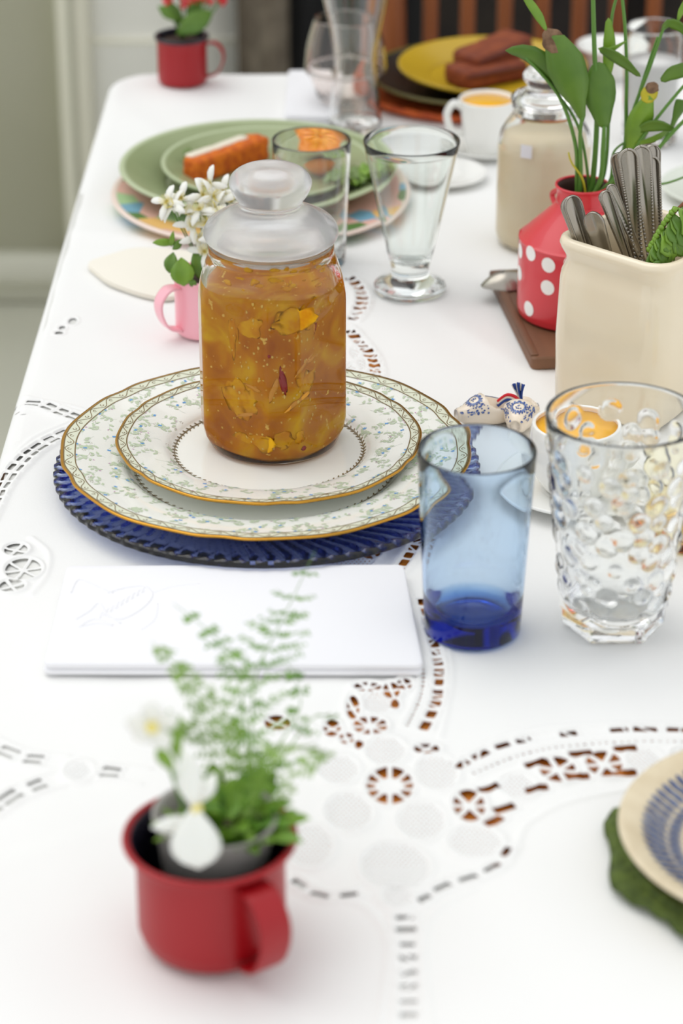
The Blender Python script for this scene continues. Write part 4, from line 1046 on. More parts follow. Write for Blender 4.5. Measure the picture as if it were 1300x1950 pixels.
frond(fern, [(480, 1540), (540, 1440), (600, 1365), (650, 1375)], [yb, yb + 0.038, yb + 0.076, yb + 0.095], 0.009, 0.0006, 6, fo, 7, .75, leafl=0.005)
frond(fern, [(440, 1540), (420, 1440), (360, 1380), (325, 1400)], [yb, yb - .004, yb - .006, yb - .01], 0.010, 0.0008, 7, fo, 9, 1, M_leafl, 0.005)
frond(fern, [(500, 1550), (540, 1500), (590, 1450), (640, 1430)], [yb, yb - .002, yb + 0.008, yb + 0.019], 0.007, 0.0006, 8, fo, 9, .9, M_leafl, 0.004)
# low mossy leaves filling the pot
rm = random.Random(5)
mossp = thing('moss_clump', 'low tangled mossy greenery filling the clear pot', 'plant', fo)
for i in range(80):
    a = rm.uniform(0, 2 * PI); rr = rm.uniform(0.003, 0.024); c = Vector((rr * math.cos(a) + 0.004, rr * math.sin(a), rm.uniform(-.002, .006))); e = rm.uniform(.4, 1.3); L = rm.uniform(.012, .026)
    d = Vector((math.cos(a) * math.cos(e), math.sin(a) * math.cos(e), math.sin(e)))
    pts = [c + d * L * k / 5 + Vector((0, 0, -0.25 * L * (k / 5) ** 2)) for k in range(6)]
    build('leaf', leaf(pts, leafshape(6, L * 0.20, .5), Vector((-math.sin(a), math.cos(a), 0.2)), .2, 0, 2), (M_moss, M_leafl, M_fern)[i % 3], mossp)
# white flowers in front of the fern
wf = thing('white_flower', 'large drooping white blossom hanging over the foreground mug rim', 'flower', fo)
Yf = yb - 0.030
def petal_px(parent, a, b, wpx, Y0, Y1, fold=.25, m=None, side=(1, 0, 0), n=8, pk=.55, org=None, name='petal', bow=0.004):
    org = fo if org is None else org
    p, q = PY(*a, Y0) - org, PY(*b, Y1) - org; s = FPX / (Y0 * 0.95); pts = [p.lerp(q, k / (n - 1)) + Vector((0, -bow * math.sin(PI * k / (n - 1)), bow * .4 * math.sin(PI * k / (n - 1)))) for k in range(n)]
    return build(name, leaf(pts, leafshape(n, wpx / s, pk), side, fold, 0.0007), m or M_petal, parent)
petal_px(wf, (372, 1545), (350, 1425), 34, Yf, Yf + .006)
petal_px(wf, (368, 1530), (378, 1655), 62, Yf - .002, Yf - .010, .15, pk=.6)
petal_px(wf, (385, 1560), (288, 1575), 24, Yf, Yf - .004, side=(0, 0, 1))
petal_px(wf, (375, 1535), (410, 1470), 20, Yf + .002, Yf + .008)
build('stem', tube(curve([(0, 0, -0.004), PY(420, 1540, yb - .01) - fo, PY(374, 1540, Yf + .001) - fo], 6), 0.0012, 6), M_stem, wf)
build('center', xform(blob(0.003, 1, 3, .3), Matrix.Translation(PY(374, 1542, Yf - .002) - fo)), M_stamen, wf)
wf2 = thing('white_flower', 'small white blossom with yellow centre above left rim of the foreground mug', 'flower', fo)
Yg = yb - 0.055
cg = PY(290, 1382, Yg) - fo
for k in range(5):
    a = 2 * PI * k / 5 + 0.3; d = Vector((math.cos(a), 0.25 * math.sin(a * 2), math.sin(a))); pts = [cg + d * 0.0125 * j / 5 for j in range(6)]
    build('petal', leaf(pts, leafshape(6, .0052, .6), d.cross(Vector((0, 1, 0.2))), .2, .0005), M_petal, wf2)
build('center', xform(blob(0.0028, 1, 2, .2), Matrix.Translation(cg + Vector((0, -.002, 0)))), M_stamen, wf2)
build('stem', tube(curve([(-.012, -.006, -0.003), PY(330, 1480, yb - .03) - fo, cg + Vector((0, .001, 0))], 6), .0010, 6), M_stem, wf2)
for (a, b, w) in (((330, 1470), (300, 1420), 18), ((340, 1450), (322, 1350), 22)): petal_px(wf2, a, b, w, Yg + .015, Yg + .008, m=M_leafl, name='leaf')

# pink mug with jasmine
pk = P(391, 630); PKY = pk.y; PH = ZR(PKY, 522)
enamel_mug('small pink enamel mug with white blossoms behind the jam jar', pk, 0.0225, 0.0238, PH, M_pink, math.radians(-58), 0.0115, round_=0.004, hout=0.016)
jo = Vector((pk.x, pk.y, TZ + PH - 0.006))
tag(build('potting_soil', lathe([(0, -0.012), (0.019, -0.012), (0.0205, -.006), (0.0205, 0.0), (0.012, 0.002), (0, 0.003)], 40), M_soil, loc=jo), 'dark soil filling the pink mug', 'soil')
jas = thing('jasmine', 'starry white jasmine with green leaves in the pink mug', 'plant', jo + Vector((0, 0, .002)))
jo2 = jo + Vector((0, 0, .002)); rj = random.Random(8)
pet_pts = [(0, 0, 0), (0.0038, 0, .0007), (.0078, 0, .0009), (.0116, 0, 0.0), (.0140, 0, -.0016)]
petal_me = mesh('petal', leaf(pet_pts, [.0007, .0021, .0028, .0021, .0005], (0, 1, 0), .15, .0003, 2), M_petal)
stam = MB()
for k in range(14):
    a = 2 * PI * k / 14; t = tube([(0, 0, 0), (.0025 * math.cos(a), .0025 * math.sin(a), .003), (.0045 * math.cos(a), .0045 * math.sin(a), .0058)], .00022, 4); stam.add(t.v, t.f)
stam_me = mesh('stamens', stam, M_stamen)
for i, (px, py, dy) in enumerate(((330, 392, -.012), (385, 372, .0), (410, 395, -.004), (440, 385, .004), (395, 425, -.010), (430, 430, -.008), (372, 452, -.014), (412, 455, -.016), (450, 410, .0), (425, 365, .008), (360, 405, -.006), (445, 450, -.006), (390, 480, -.018), (345, 378, -.002), (318, 385, -.01), (400, 350, .006), (420, 410, -.012), (380, 400, -.008), (455, 370, .006), (405, 375, .0), (365, 430, -.012), (440, 470, -.012), (455, 435, -.002))):
    c = PY(px, py, PKY + dy) - jo2; stemtop = c
    fl_ = link('flower', petal_me, jas, c)
    nrm = Vector((rj.uniform(-.6, .6), rj.uniform(-1, -.2), rj.uniform(.2, 1.0))).normalized(); fl_.rotation_euler = nrm.to_track_quat('Z', 'Y').to_euler()
    for k in range(1, 4):
        q = link('petal', petal_me, fl_, rot=(0, 0, PI / 2 * k + rj.uniform(-.2, .2)))
    link('stamens', stam_me, fl_)
    build('stem', tube(curve([(0.004 * math.cos(i), .004 * math.sin(i), 0), (c.x * .5, c.y * .5, c.z * .55), tuple(c - nrm * .0004)], 4), .0005, 5), M_stem, jas)
for (a, b, w, d0, d1, m) in (((345, 490), (350, 545), 26, -.014, -.022, M_leafl), ((340, 462), (290, 462), 9, -.01, -.012, M_leafl), ((372, 470), (385, 535), 17, -.012, -.016, M_leaf), ((352, 455), (328, 475), 9, -.01, -.012, M_leaf), ((395, 485), (372, 505), 14, -.008, -.014, M_leafl), ((330, 480), (322, 520), 15, -.008, -.018, M_leaf), ((420, 470), (400, 500), 14, -.005, -.012, M_leaf), ((362, 530), (372, 548), 8, -.02, -.022, M_leaf), ((330, 440), (326, 470), 6, -.012, -.012, M_leafl)):
    petal_px(jas, a, b, w, PKY + d0, PKY + d1, .2, m, side=(1, 0, 0) if abs(a[0] - b[0]) < abs(a[1] - b[1]) else (0, 0, 1), org=jo2, name='leaf', bow=.003)

# red mug at the far corner with red flowers
rp_ = P(348, 156); RH = ZR(rp_.y, 69)
enamel_mug('small red enamel mug with red flowers at the far left table corner', rp_, 0.0238, 0.0256, RH, M_red, math.radians(84), 0.008, round_=0.004, hout=0.016, inside=M_navy, edge=M_navy)
ko = Vector((rp_.x, rp_.y, TZ + RH - .006))
tag(build('potting_soil', lathe([(0, -0.012), (0.020, -0.012), (0.0218, -.006), (0.0218, 0.001), (0.012, 0.003), (0, 0.003)], 40), M_soil, loc=ko), 'dark soil filling the far red mug', 'soil')
ko2 = ko + Vector((0, 0, .003))
kal = thing('kalanchoe', 'red flowering plant with broad green leaf in the far red mug', 'plant', ko2); rk = random.Random(4)
for (a, b, w, d0, d1) in (((335, 66), (405, 22), 22, -.012, -.020), ((340, 40), (300, 12), 12, -.006, -.01), ((360, 60), (378, -20), 16, .006, .01), ((350, 55), (320, 0), 12, .004, .008)):
    petal_px(kal, a, b, w, rp_.y + d0, rp_.y + d1, .2, M_leaf, side=(0, 0, 1) if abs(a[0] - b[0]) > abs(a[1] - b[1]) else (1, 0, 0), org=ko2, name='leaf', bow=.004)
rpet = mesh('petal', leaf([(0, 0, 0), (.002, 0, .0008), (.004, 0, .001), (.0058, 0, 0)], [.0006, .0018, .0022, .0006], (0, 1, 0), .1, .0003, 2), M_petalred)
for i in range(20):
    px = 322 + (i % 5) * 24 + rk.uniform(-6, 6); py = 6 - (i // 5) * 9 + rk.uniform(-5, 5); c = PY(px, py, rp_.y + rk.uniform(-.012, .012)) - ko2
    fl_ = link('flower', rpet, kal, c); nrm = Vector((rk.uniform(-.5, .5), rk.uniform(-1, 0), rk.uniform(.3, 1))); fl_.rotation_euler = nrm.to_track_quat('Z', 'Y').to_euler()
    for k in range(1, 4): link('petal', rpet, fl_, rot=(0, 0, PI / 2 * k))
    build('stem', tube([(0, 0, 0), (c.x * .7, c.y * .7, c.z * .6), tuple(c)], .0006, 5), M_stem, kal)

# ---------------- board, polka-dot can with plant, spoon
B0, B1 = P(930, 514, .010), P(1012, 682, .010)
bdv = (B1 - B0); bl = bdv.length; bang = math.atan2(bdv.y, bdv.x) + PI / 2
bd = thing('wooden_board', 'dark wooden board under the red spotted can', 'board', ((B0.x + B1.x) / 2, (B0.y + B1.y) / 2, TZ), rz=bang)
bw = 0.165
build('plank', slab([(rr_, z) for rr_, z in (([(x + bw / 2, y) for x, y in rrect(bw / 2 - .001, bl / 2 - .001, .004, 3)], 0.0), ([(x + bw / 2, y) for x, y in rrect(bw / 2, bl / 2, .004, 3)], 0.0012), ([(x + bw / 2, y) for x, y in rrect(bw / 2, bl / 2, .004, 3)], 0.0088), ([(x + bw / 2, y) for x, y in rrect(bw / 2 - .001, bl / 2 - .001, .004, 3)], 0.010))]), M_darkwood, bd, sharp=35)
build('end_strip', box(0.0, 0.006, -bl / 2 + .004, bl / 2 - .004, .0096, .0112, .0005), M_darkwood, bd)
VZ = 0.0112
vp = P(1098, 592, VZ); VY = vp.y; vz_ = lambda row: ZR(VY, row) - VZ
can = thing('spotted_can', 'red milk can vase with white polka dots on the board', 'vase', (vp.x, vp.y, TZ + VZ), rz=0.4)
zt = vz_(352); zsh = vz_(446); znk = vz_(388)
o = smooth_prof([(0, 0.001), (0.040, 0.0), (0.0448, 0.003), (0.0455, 0.008)], 3) + smooth_prof([(0.0455, 0.014), (0.0455, zsh - 0.006), (0.0435, zsh), (0.0215, znk - .002), (0.0190, znk + .004), (0.0188, zt - .004), (0.0200, zt)], 6)
inn = [(0.0188, zt + .0003), (0.0176, zt - .004), (0.0178, znk + .003), (0.0202, znk - .004), (0.042, zsh - .002), (0.0440, zsh - .008), (0.0440, 0.006), (0, 0.005)]
k = len(o)
build('can_body', lathe(o + inn, 96, None, [0] * k + [1] * (len(inn) - 1)), [M_red2, mat('rust_inside', C(70, 40, 34), 0.7)], can)
build('rolled_rim', lathe([(0.0194 + .0011 * math.cos(a), zt + .0011 * math.sin(a)) for a in [2 * PI * i / 8 for i in range(8)]], 64, closed=True), M_red2, can)
dot = MB(); dv = []; nd = 20
M_dot = mat('white_dot', C(246, 244, 240), 0.3)
def dot_me(rc): # a disc wrapped on the wall of radius rc
    b = MB(); v = [(rc + .0003, 0, 0)]
    for i in range(nd):
        a = 2 * PI * i / nd; y = .0058 * math.cos(a); z = .0058 * math.sin(a); v.append((rc * math.cos(y / rc) + .0003, rc * math.sin(y / rc), z))
    b.add(v, [(0, i + 1, (i + 1) % nd + 1) for i in range(nd)]); return mesh('dot', b, M_dot)
dme = dot_me(0.0455)
for kz, z in enumerate((0.012, 0.034, 0.056, zsh - .010)):
    for i in range(8): link('dot', dme, can, (0, 0, z), (0, 0, 2 * PI * (i + .5 * (kz % 2)) / 8 - .62))
for sg in (-1, 1):
    a = sg * PI / 2; build('handle_lug', tube(curve([(math.cos(a) * .036, math.sin(a) * .036, zsh + .006), (math.cos(a) * .047, math.sin(a) * .047, zsh + .016), (math.cos(a) * .030, math.sin(a) * .030, znk + .002)], 6), .0022, 8), M_red2, can)
# plant in the can
vo = Vector((vp.x, vp.y, TZ + VZ + zt - .02)); lily = thing('leafy_plant', 'tall green plant with broad leaves in the red spotted can', 'plant', vo)
M_leafspot = M_leaf
def stem(pxs, dys, r=.0016, m=None):
    pts = curve([Vector((0.006 * math.cos(len(pxs) + pxs[0][0]), .006 * math.sin(pxs[0][0]), 0))] + [PY(px, py, VY + d) - vo for (px, py), d in zip(pxs, dys)], 8); n = len(pts)
    return build('stem', tube(pts, [r * (1 - .35 * i / (n - 1)) for i in range(n)], 7), m or M_stem, lily)
def blade(pxs, dys, wpx, m, pk=.5, side=None, fold=.18, n=10, name='leaf'):
    c = curve([PY(px, py, VY + d) - vo for (px, py), d in zip(pxs, dys)], 6); idx = [c[round(i * (len(c) - 1) / (n - 1))] for i in range(n)]
    T = idx[-1] - idx[0]
    if side is None: side = Vector((T.z, 0, -T.x)).normalized() + Vector((0, .15, 0))
    return build(name, leaf(idx, leafshape(n, wpx / (FPX / (VY * .97)), pk), side, fold, .0004), m, lily)
stem([(1128, 345), (1136, 220), (1131, 90), (1128, -40)], [0, -.004, -.006, -.008], .0024)
stem([(1180, 320), (1192, 180), (1190, 60), (1180, -40)], [.004, .006, .006, .006], .0018)
stem([(1150, 330), (1160, 120), (1165, 30), (1182, -30)], [.006, .01, .01, .01], .0016)
stem([(1098, 350), (1094, 270), (1062, 180), (1000, 108)], [-.004, -.01, -.012, -.014], .0018)
stem([(1105, 345), (1104, 260), (1108, 222)], [-.006, -.012, -.014], .0020)
stem([(1142, 345), (1148, 280), (1150, 240)], [-.006, -.01, -.01], .0022)
stem([(1172, 330), (1206, 210), (1236, 130), (1264, 50)], [.0, .004, .004, .004], .0017)
stem([(1178, 330), (1216, 180), (1252, 70)], [.004, .008, .008], .0015)
stem([(1180, 330), (1222, 262), (1300, 165), (1340, 130)], [-.002, -.004, -.006, -.006], .0016)
stem([(1190, 330), (1240, 295), (1300, 232), (1350, 190)], [-.004, -.01, -.012, -.014], .0019)
stem([(1196, 340), (1250, 290), (1290, 215), (1296, 190)], [.004, .002, .002, .002], .0014)
stem([(1110, 345), (1088, 310), (1082, 290)], [-.008, -.01, -.01], .0010, M_leafy)
stem([(1120, 345), (1100, 240), (1050, 165), (1012, 122)], [.0, -.006, -.008, -.01], .0013)
stem([(1160, 345), (1168, 290), (1200, 265)], [.0, .002, .002], .0012)
stem([(1200, 345), (1262, 350), (1330, 325)], [.006, .01, .012], .0012)
blade([(1110, 232), (1088, 150), (1052, 68)], [-.014, -.02, -.022], 39, M_leaf, .62)
blade([(1062, 100), (1052, 76), (1036, 58)], [-.0215, -.022, -.022], 23, M_leafb, .45)
blade([(1104, 205), (1062, 148), (1010, 104), (962, 96)], [-.012, -.014, -.016, -.016], 22, M_leaf, .5, side=(0.5, -.3, 1))
blade([(1040, 58), (1020, 22), (985, -25)], [-.022, -.02, -.018], 9, M_leafl, .5)
blade([(1152, 180), (1160, 100), (1158, 34)], [.002, .004, .004], 13, M_leafl, .55)
blade([(1150, 245), (1142, 170), (1140, 118)], [-.01, -.008, -.006], 34, M_leaf, .5)
blade([(1140, 92), (1180, 112), (1219, 146)], [-.002, -.006, -.008], 15, M_leaf, .45, side=(-.5, -.2, 1))
blade([(1192, 78), (1160, 96), (1138, 92)], [.0, -.002, -.002], 6, M_leafl, .5, side=(.2, -.2, 1))
blade([(1198, 300), (1216, 240), (1236, 182)], [-.002, -.006, -.008], 27, M_leafl, .55)
blade([(1230, 196), (1238, 176), (1246, 160)], [-.0078, -.008, -.008], 18, M_leafy, .4)
blade([(1238, 178), (1242, 168), (1250, 158)], [-.0086, -.0088, -.0088], 15, M_leafb, .5)
blade([(1210, 250), (1245, 238), (1284, 246)], [-.004, -.008, -.008], 14, M_leaf, .5, side=(0, -.3, 1))
blade([(1258, 155), (1290, 134), (1345, 128)], [-.006, -.008, -.008], 18, M_leaf, .5, side=(.3, -.3, 1))
blade([(1258, 62), (1272, 44), (1296, 52), (1310, 74)], [.004, .002, .002, .002], 12, M_leaf, .5, side=(.2, -.4, 1))
blade([(1290, 40), (1300, 15), (1320, -20)], [.004, .004, .004], 7, M_leafl, .5)
blade([(1208, 275), (1250, 262), (1280, 240)], [-.004, -.006, -.006], 8, M_leafl, .5, side=(.3, -.3, 1))
blade([(1275, 250), (1296, 200), (1300, 190)], [-.002, -.002, -.002], 14, M_leaf, .6)
# spoon lying on the board
sp = P(965, 540, VZ); spn = thing('spoon', 'steel spoon with upturned bowl lying on the wooden board', 'spoon', (sp.x, sp.y, TZ + VZ), rz=math.radians(20))
def spoon_bowl(L, W, D, n=14, m=12, th=.0008):
    b = MB(); v = []; f = []
    for s in (0, 1):
        for i in range(n + 1):
            t = i / n; x = L * (t - .5); w = W / 2 * math.sin(PI * min(max(t * .94 + .03, 0), 1)) ** .75
            for j in range(m + 1):
                q = 2 * j / m - 1; z = D * (1 - q * q) * math.sin(PI * t) ** .7 + s * th; v.append((x, q * w, z))
    o = (n + 1) * (m + 1)
    for i in range(n):
        for j in range(m):
            a = i * (m + 1) + j; f.append((a, a + 1, a + m + 2, a + m + 1)); f.append((o + a, o + a + m + 1, o + a + m + 2, o + a + 1))
    b.add(v, f); return b
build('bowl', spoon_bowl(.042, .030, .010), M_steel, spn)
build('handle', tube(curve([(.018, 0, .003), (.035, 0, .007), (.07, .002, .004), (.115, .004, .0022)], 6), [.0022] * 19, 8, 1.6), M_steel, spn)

# ---------------- cream crock with cutlery
K0, K1 = P(1062, 446, .125), P(1262, 508, .125)
kv = K1 - K0; kv.z = 0; kl = kv.length + .006; kang = math.atan2(kv.y, kv.x)
nrm = Vector((-math.sin(kang), math.cos(kang), 0)); kc = (K0 + K1) / 2 + nrm * (kl / 2 - .004); KH = 0.125
crock = thing('utensil_crock', 'cream glazed square crock with rounded corners holding cutlery', 'crock', (kc.x, kc.y, TZ), rz=kang)
hk = kl / 2
rings = [(rrect(hk - .004, hk - .004, .016, 6), 0.0), (rrect(hk, hk, .018, 6), .004), (rrect(hk + .001, hk + .001, .018, 6), .05), (rrect(hk, hk, .018, 6), KH - .032), (rrect(hk - .001, hk - .001, .017, 6), KH - .026), (rrect(hk - .0035, hk - .0035, .016, 6), KH - .018), (rrect(hk - .003, hk - .003, .016, 6), KH - .014), (rrect(hk - .0005, hk - .0005, .017, 6), KH - .009), (rrect(hk + .0008, hk + .0008, .018, 6), KH - .005), (rrect(hk, hk, .018, 6), KH - .0018), (rrect(hk - .003, hk - .003, .016, 6), KH), (rrect(hk - .0055, hk - .0055, .014, 6), KH - .002), (rrect(hk - .0062, hk - .0062, .013, 6), KH - .03), (rrect(hk - .0062, hk - .0062, .013, 6), .008)]
build('crock_body', slab(rings), M_cream, crock)
cr = random.Random(2)
def cutlery(label, tip, low, wpx, d, kind, bead=False, tilt=0.0):
    """handle tip seen at tip, running down through low; d = distance offset; bowl or tines hidden inside"""
    Y = kc.y + d; a = PY(*tip, Y); b = PY(*low, Y - tilt); dirv = (b - a).normalized(); L = 0.0
    zb = TZ + .012; tt_ = (zb - a.z) / dirv.z; end = a + dirv * min(tt_, .17)
    th = thing(kind, label, kind, end, group='cutlery standing in the crock'); n = 34; s = FPX / (Y * .955); w0 = wpx / s / 2
    pts = []; hw_l = []
    for i in range(n):
        t = (i / (n - 1)) ** 2.2 * .72; p = a.lerp(end, t); pts.append(p - end)
        u = t * (a - end).length
        wid = w0 * (math.sqrt(max(0, 1 - (1 - min(u / w0, 1)) ** 2)) if u < w0 else max(.36, 1 - .75 * (u - w0) / .085))
        hw_l.append(max(wid, .0004))
    side = Vector((1, cr.uniform(-.5, .5), 0)); 
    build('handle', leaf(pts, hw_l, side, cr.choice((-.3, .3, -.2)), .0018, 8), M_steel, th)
    T = (pts[-1] - pts[0]).normalized(); S = (side - T * side.dot(T)).normalized(); N = T.cross(S)
    if N.y > 0: N = -N
    rim = MB(); loop = [p - S * h * .84 + N * .0009 for p, h in zip(pts, hw_l)]; loop2 = [p + S * h * .84 + N * .0009 for p, h in zip(pts, hw_l)]
    if bead:
        for lp_ in (loop, loop2):
            for i in range(1, n - 1):
                for q in (0, .5):
                    c = lp_[i].lerp(lp_[i + 1], q); z = xform(blob(.0011, 1, 0, 0, 6, 4), Matrix.Translation(c)); rim.add(z.v, z.f)
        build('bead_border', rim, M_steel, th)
    else:
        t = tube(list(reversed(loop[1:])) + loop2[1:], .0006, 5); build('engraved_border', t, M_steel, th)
    M = Matrix.Translation(pts[-1].lerp(Vector((0, 0, 0)), .55)) @ T.to_track_quat('X', 'Z').to_matrix().to_4x4()
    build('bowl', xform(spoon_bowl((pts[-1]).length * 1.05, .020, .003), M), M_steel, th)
cutlery('plain steel spoon handle with round tip at crock left corner', (1085, 374), (1118, 480), 48, -.006, 'spoon')
cutlery('short darker steel spoon handle second from crock left corner', (1126, 404), (1150, 480), 46, -.012, 'spoon')
cutlery('narrow steel handle leaning right in the middle of the crock', (1150, 364), (1192, 480), 30, -.008, 'spoon')
cutlery('slim pale steel handle in front of beaded handles', (1160, 352), (1216, 480), 26, .0, 'spoon')
cutlery('bright steel handle half hidden behind the frontmost beaded handle', (1176, 292), (1208, 480), 40, .006, 'spoon')
cutlery('tall beaded steel handle with oval tip at front of bundle', (1194, 284), (1214, 480), 46, .0, 'spoon', True)
cutlery('dark beaded steel handle in middle of the crock bundle', (1218, 278), (1238, 480), 46, .008, 'spoon', True)
cutlery('dark beaded steel handle at right of the crock bundle', (1238, 298), (1254, 480), 40, .014, 'spoon', True)
cutlery('white shining steel handle at back of the crock bundle', (1240, 276), (1246, 480), 44, .024, 'spoon')
# crinkled leafy sprig over the crock rim
so = PY(1252, 498, kc.y - hk * .72); spg = thing('leaf_sprig', 'frilly green sprig hanging over the crock rim at right edge', 'sprig', so)
rib = [PY(px, py, so.y + dd) - so for (px, py), dd in zip(((1238, 478), (1250, 455), (1268, 425), (1290, 398), (1325, 365)), (-.002, .0, .004, .008, .014))]
rc_ = curve(rib, 8); build('stem', tube(rc_, [.0012] * len(rc_), 6), mat('brown_stem', C(120, 70, 34), 0.6), spg)
rs = random.Random(6)
for i in range(13):
    p = rc_[min(2 + i * 2 + (i % 2), len(rc_) - 1)]; L = .017 + .0012 * i
    d = Vector((.25 + .02 * i, -.25, -1.0)).normalized(); nn = 9
    pts = [p + d * L * k / (nn - 1) + Vector((.0014 * math.sin(k * 1.6 + i), -.004 * math.sin(PI * k / (nn - 1)) - .0007 * (i % 3), 0)) for k in range(nn)]
    build('leaf', leaf(pts, [max(w_ * (1 + .18 * math.sin(k * 2.1 + i)), .0004) for k, w_ in enumerate(leafshape(nn, .0052, .45))], Vector((1, .4, .25)), .3, .0004), M_leafl if i % 2 else M_leaf, spg)
for i in range(12):
    p = rc_[min(1 + i * 2, len(rc_) - 1)]; build('bud', xform(blob(.0022, 1, i, .5, 8, 5, 2), Matrix.Translation(p + Vector((-.001, -.0008, .0012)))), M_leafl, spg)
petal_px(spg, (1262, 500), (1238, 508), 9, so.y - .004, so.y - .012, .2, M_leaf, (0, 0, 1), org=so, name='leaf')
petal_px(spg, (1310, 470), (1255, 492), 12, so.y + .004, so.y, .2, M_leaf, (0, 0, 1), org=so, name='leaf')

# ---------------- tall cream jar with glass lid at the back
cj = P(1030, 458); CJY = cj.y; cjz = lambda row: ZR(CJY, row)
cjt = thing('cream_jar', 'tall glass jar of cream with knobbed glass lid behind the spotted can', 'jar', (cj.x, cj.y, TZ))
zsh2, znk2 = cjz(262), cjz(215)
CR_ = .0378
o = [(0, .001), (.032, 0), (.0365, .003), (CR_, .010)] + [(CR_, .012 + (zsh2 - .02) * i / 6) for i in range(7)] + smooth_prof([(CR_, zsh2 - .006), (.0355, zsh2 + .006), (.0282, znk2 - .003), (.0262, znk2)], 5) + [(.0262, znk2 + .004), (.0272, znk2 + .0065), (.0262, znk2 + .009)]
inn = [(max(r - .0022, 0), max(z, .006)) for r, z in reversed(o) if r > .0027 and z > .004] + [(.030, .006), (0, .006)]
build('glass_body', lathe(o + inn, 80), M_jarglass, cjt)
build('cream', lathe([(0, .0030), (.0345, .0040), (CR_ - .0012, .014), (CR_ - .0012, zsh2 - .008), (.0330, zsh2 + .003), (0, zsh2 + .004)], 64), M_milk, cjt)
lz = znk2 + .0092
lp = smooth_prof([(0, lz + .030), (.012, lz + .0295), (.0175, lz + .0255), (.0195, lz + .021), (.0170, lz + .0165), (.0150, lz + .0135), (.0190, lz + .0095), (.0262, lz + .006), (.0285, lz + .003), (.0275, lz)], 5) + [(.0236, lz), (.0230, lz - .008), (.0216, lz - .008), (.020, lz + .004), (0, lz + .005)]
build('lid', lathe(lp, 72), M_glass, cjt)
lb = PY(1000, 290, CJY - CR_ * .93); lb -= Vector((cj.x, cj.y, TZ)); a_ = math.atan2(lb.y, lb.x); b = MB()
vv = []
for i in range(5):
    for z in (-.0055, .0055):
        t = a_ + (i - 2) * .0024 / CR_; vv += [((CR_ + .0003) * math.cos(t), (CR_ + .0003) * math.sin(t), lb.z + z)]
b.add(vv, [(2 * i, 2 * i + 2, 2 * i + 3, 2 * i + 1) for i in range(4)]); build('label', b, M_label, cjt)['label'] = 'small blank white square sticker'

# ---------------- porcelain clogs and cord
def clog(label, loc, rz, rx=0.0, ry=0.0):
    th = thing('porcelain_clog', label, 'ornament', loc, rot=(rx, ry, rz), group='tied pair of clogs'); n, m = 26, 28; L = .050; b = MB(); v = []; f = []
    ws = lambda t: .0118 * (math.sin(PI * min(max(.06 + .90 * t, 0), 1)) ** .6) * (1 + .12 * math.sin(2 * PI * t - .6))
    hs = lambda t: .0235 * np.interp(t, [0, .12, .35, .55, .72, .88, 1], [.42, .62, .82, .98, .85, .62, .52])
    zb = lambda t: np.interp(t, [0, .2, .6, .85, 1], [.0012, 0, 0, .0025, .0075])
    for i in range(n + 1):
        t = i / n; x = L * (t - .5); w, h, z0 = max(ws(t), .0012), hs(t), zb(t)
        for j in range(m):
            a = 2 * PI * j / m; yy = w * math.copysign(abs(math.cos(a)) ** .8, math.cos(a)); u = (math.sin(a) * .5 + .5); z = z0 + (h - z0 * .6) * u
            if math.sin(a) > .3 and .10 < t < .56:                      # hollow for the foot
                k = min(1, (t - .10) / .08) * min(1, (.56 - t) / .05); k *= max(0, min(1, (.86 - abs(math.cos(a)) * 1.05) / .25)); z -= h * .62 * k
            v.append((x, yy, z))
    for i in range(n):
        for j in range(m): q = (j + 1) % m; f.append((i * m + j, i * m + q, (i + 1) * m + q, (i + 1) * m + j))
    f += [tuple(range(m)), tuple(n * m + j for j in reversed(range(m)))]; b.add(v, f); build('shoe_body', b, M_clog, th)
    # painted blue decoration: rosette on the instep, scrolls, toe mark, laid on the surface
    d = MB(); rn = random.Random(int(loc[0] * 1e5) % 97)
    def surf(t, a):
        w, h, z0 = max(ws(t), .0012), hs(t), zb(t); yy = w * math.copysign(abs(math.cos(a)) ** .8, math.cos(a)); return Vector((L * (t - .5), yy, z0 + (h - z0 * .6) * (math.sin(a) * .5 + .5))) * 1.0 + Vector((0, math.cos(a), math.sin(a))) * .00025
    def spot(t, a, r, k=6):
        vs = [surf(min(t + r / L * math.cos(2 * PI * q / k), .995), a + r / .011 * math.sin(2 * PI * q / k)) for q in range(k)]; d.add(vs, [tuple(range(k))])
    for q in range(15):
        a = 2 * PI * q / 15; spot(.73 + .075 * math.cos(a), PI / 2 + .42 * math.sin(a), .0010); spot(.73 + .10 * math.cos(a + .2), PI / 2 + .56 * math.sin(a + .2), .0008)
    for q in range(70):
        t = rn.uniform(.60, .88); sg = rn.choice((-1, 1)); spot(t, PI / 2 + sg * rn.uniform(.6, 1.35), rn.uniform(.0004, .0011), 5)
    for q in range(7): spot(.73 + rn.uniform(-.03, .03), PI / 2 + rn.uniform(-.15, .15), .0005, 5)
    for q in range(8): spot(.95 + .012 * math.cos(q), PI / 2 - .9 + .14 * math.sin(q), .0007, 5); spot(.95 + .012 * math.cos(q), PI / 2 + .9 + .14 * math.sin(q), .0007, 5)
    for q in range(12): spot(.2 + .02 * q, PI / 2 + 1.1, .0006, 5); spot(.2 + .02 * q, PI / 2 - 1.1, .0006, 5)
    build('blue_painting', d, M_delft, th)['kind'] = 'stuff'
    return th
c1 = P(928, 806); clog('blue painted porcelain clog beside the blue charger', (c1.x, c1.y, TZ + .0002), math.radians(205))
c2 = P(990, 812); clog('blue painted porcelain clog behind the blue tumbler rim', (c2.x, c2.y, TZ + .0002), math.radians(258))
kn = PY(975, 770, c2.y + .012); cord = thing('tasselled_cord', 'red white and blue tasselled cord tying the porcelain clogs', 'cord', (kn.x, kn.y, TZ))
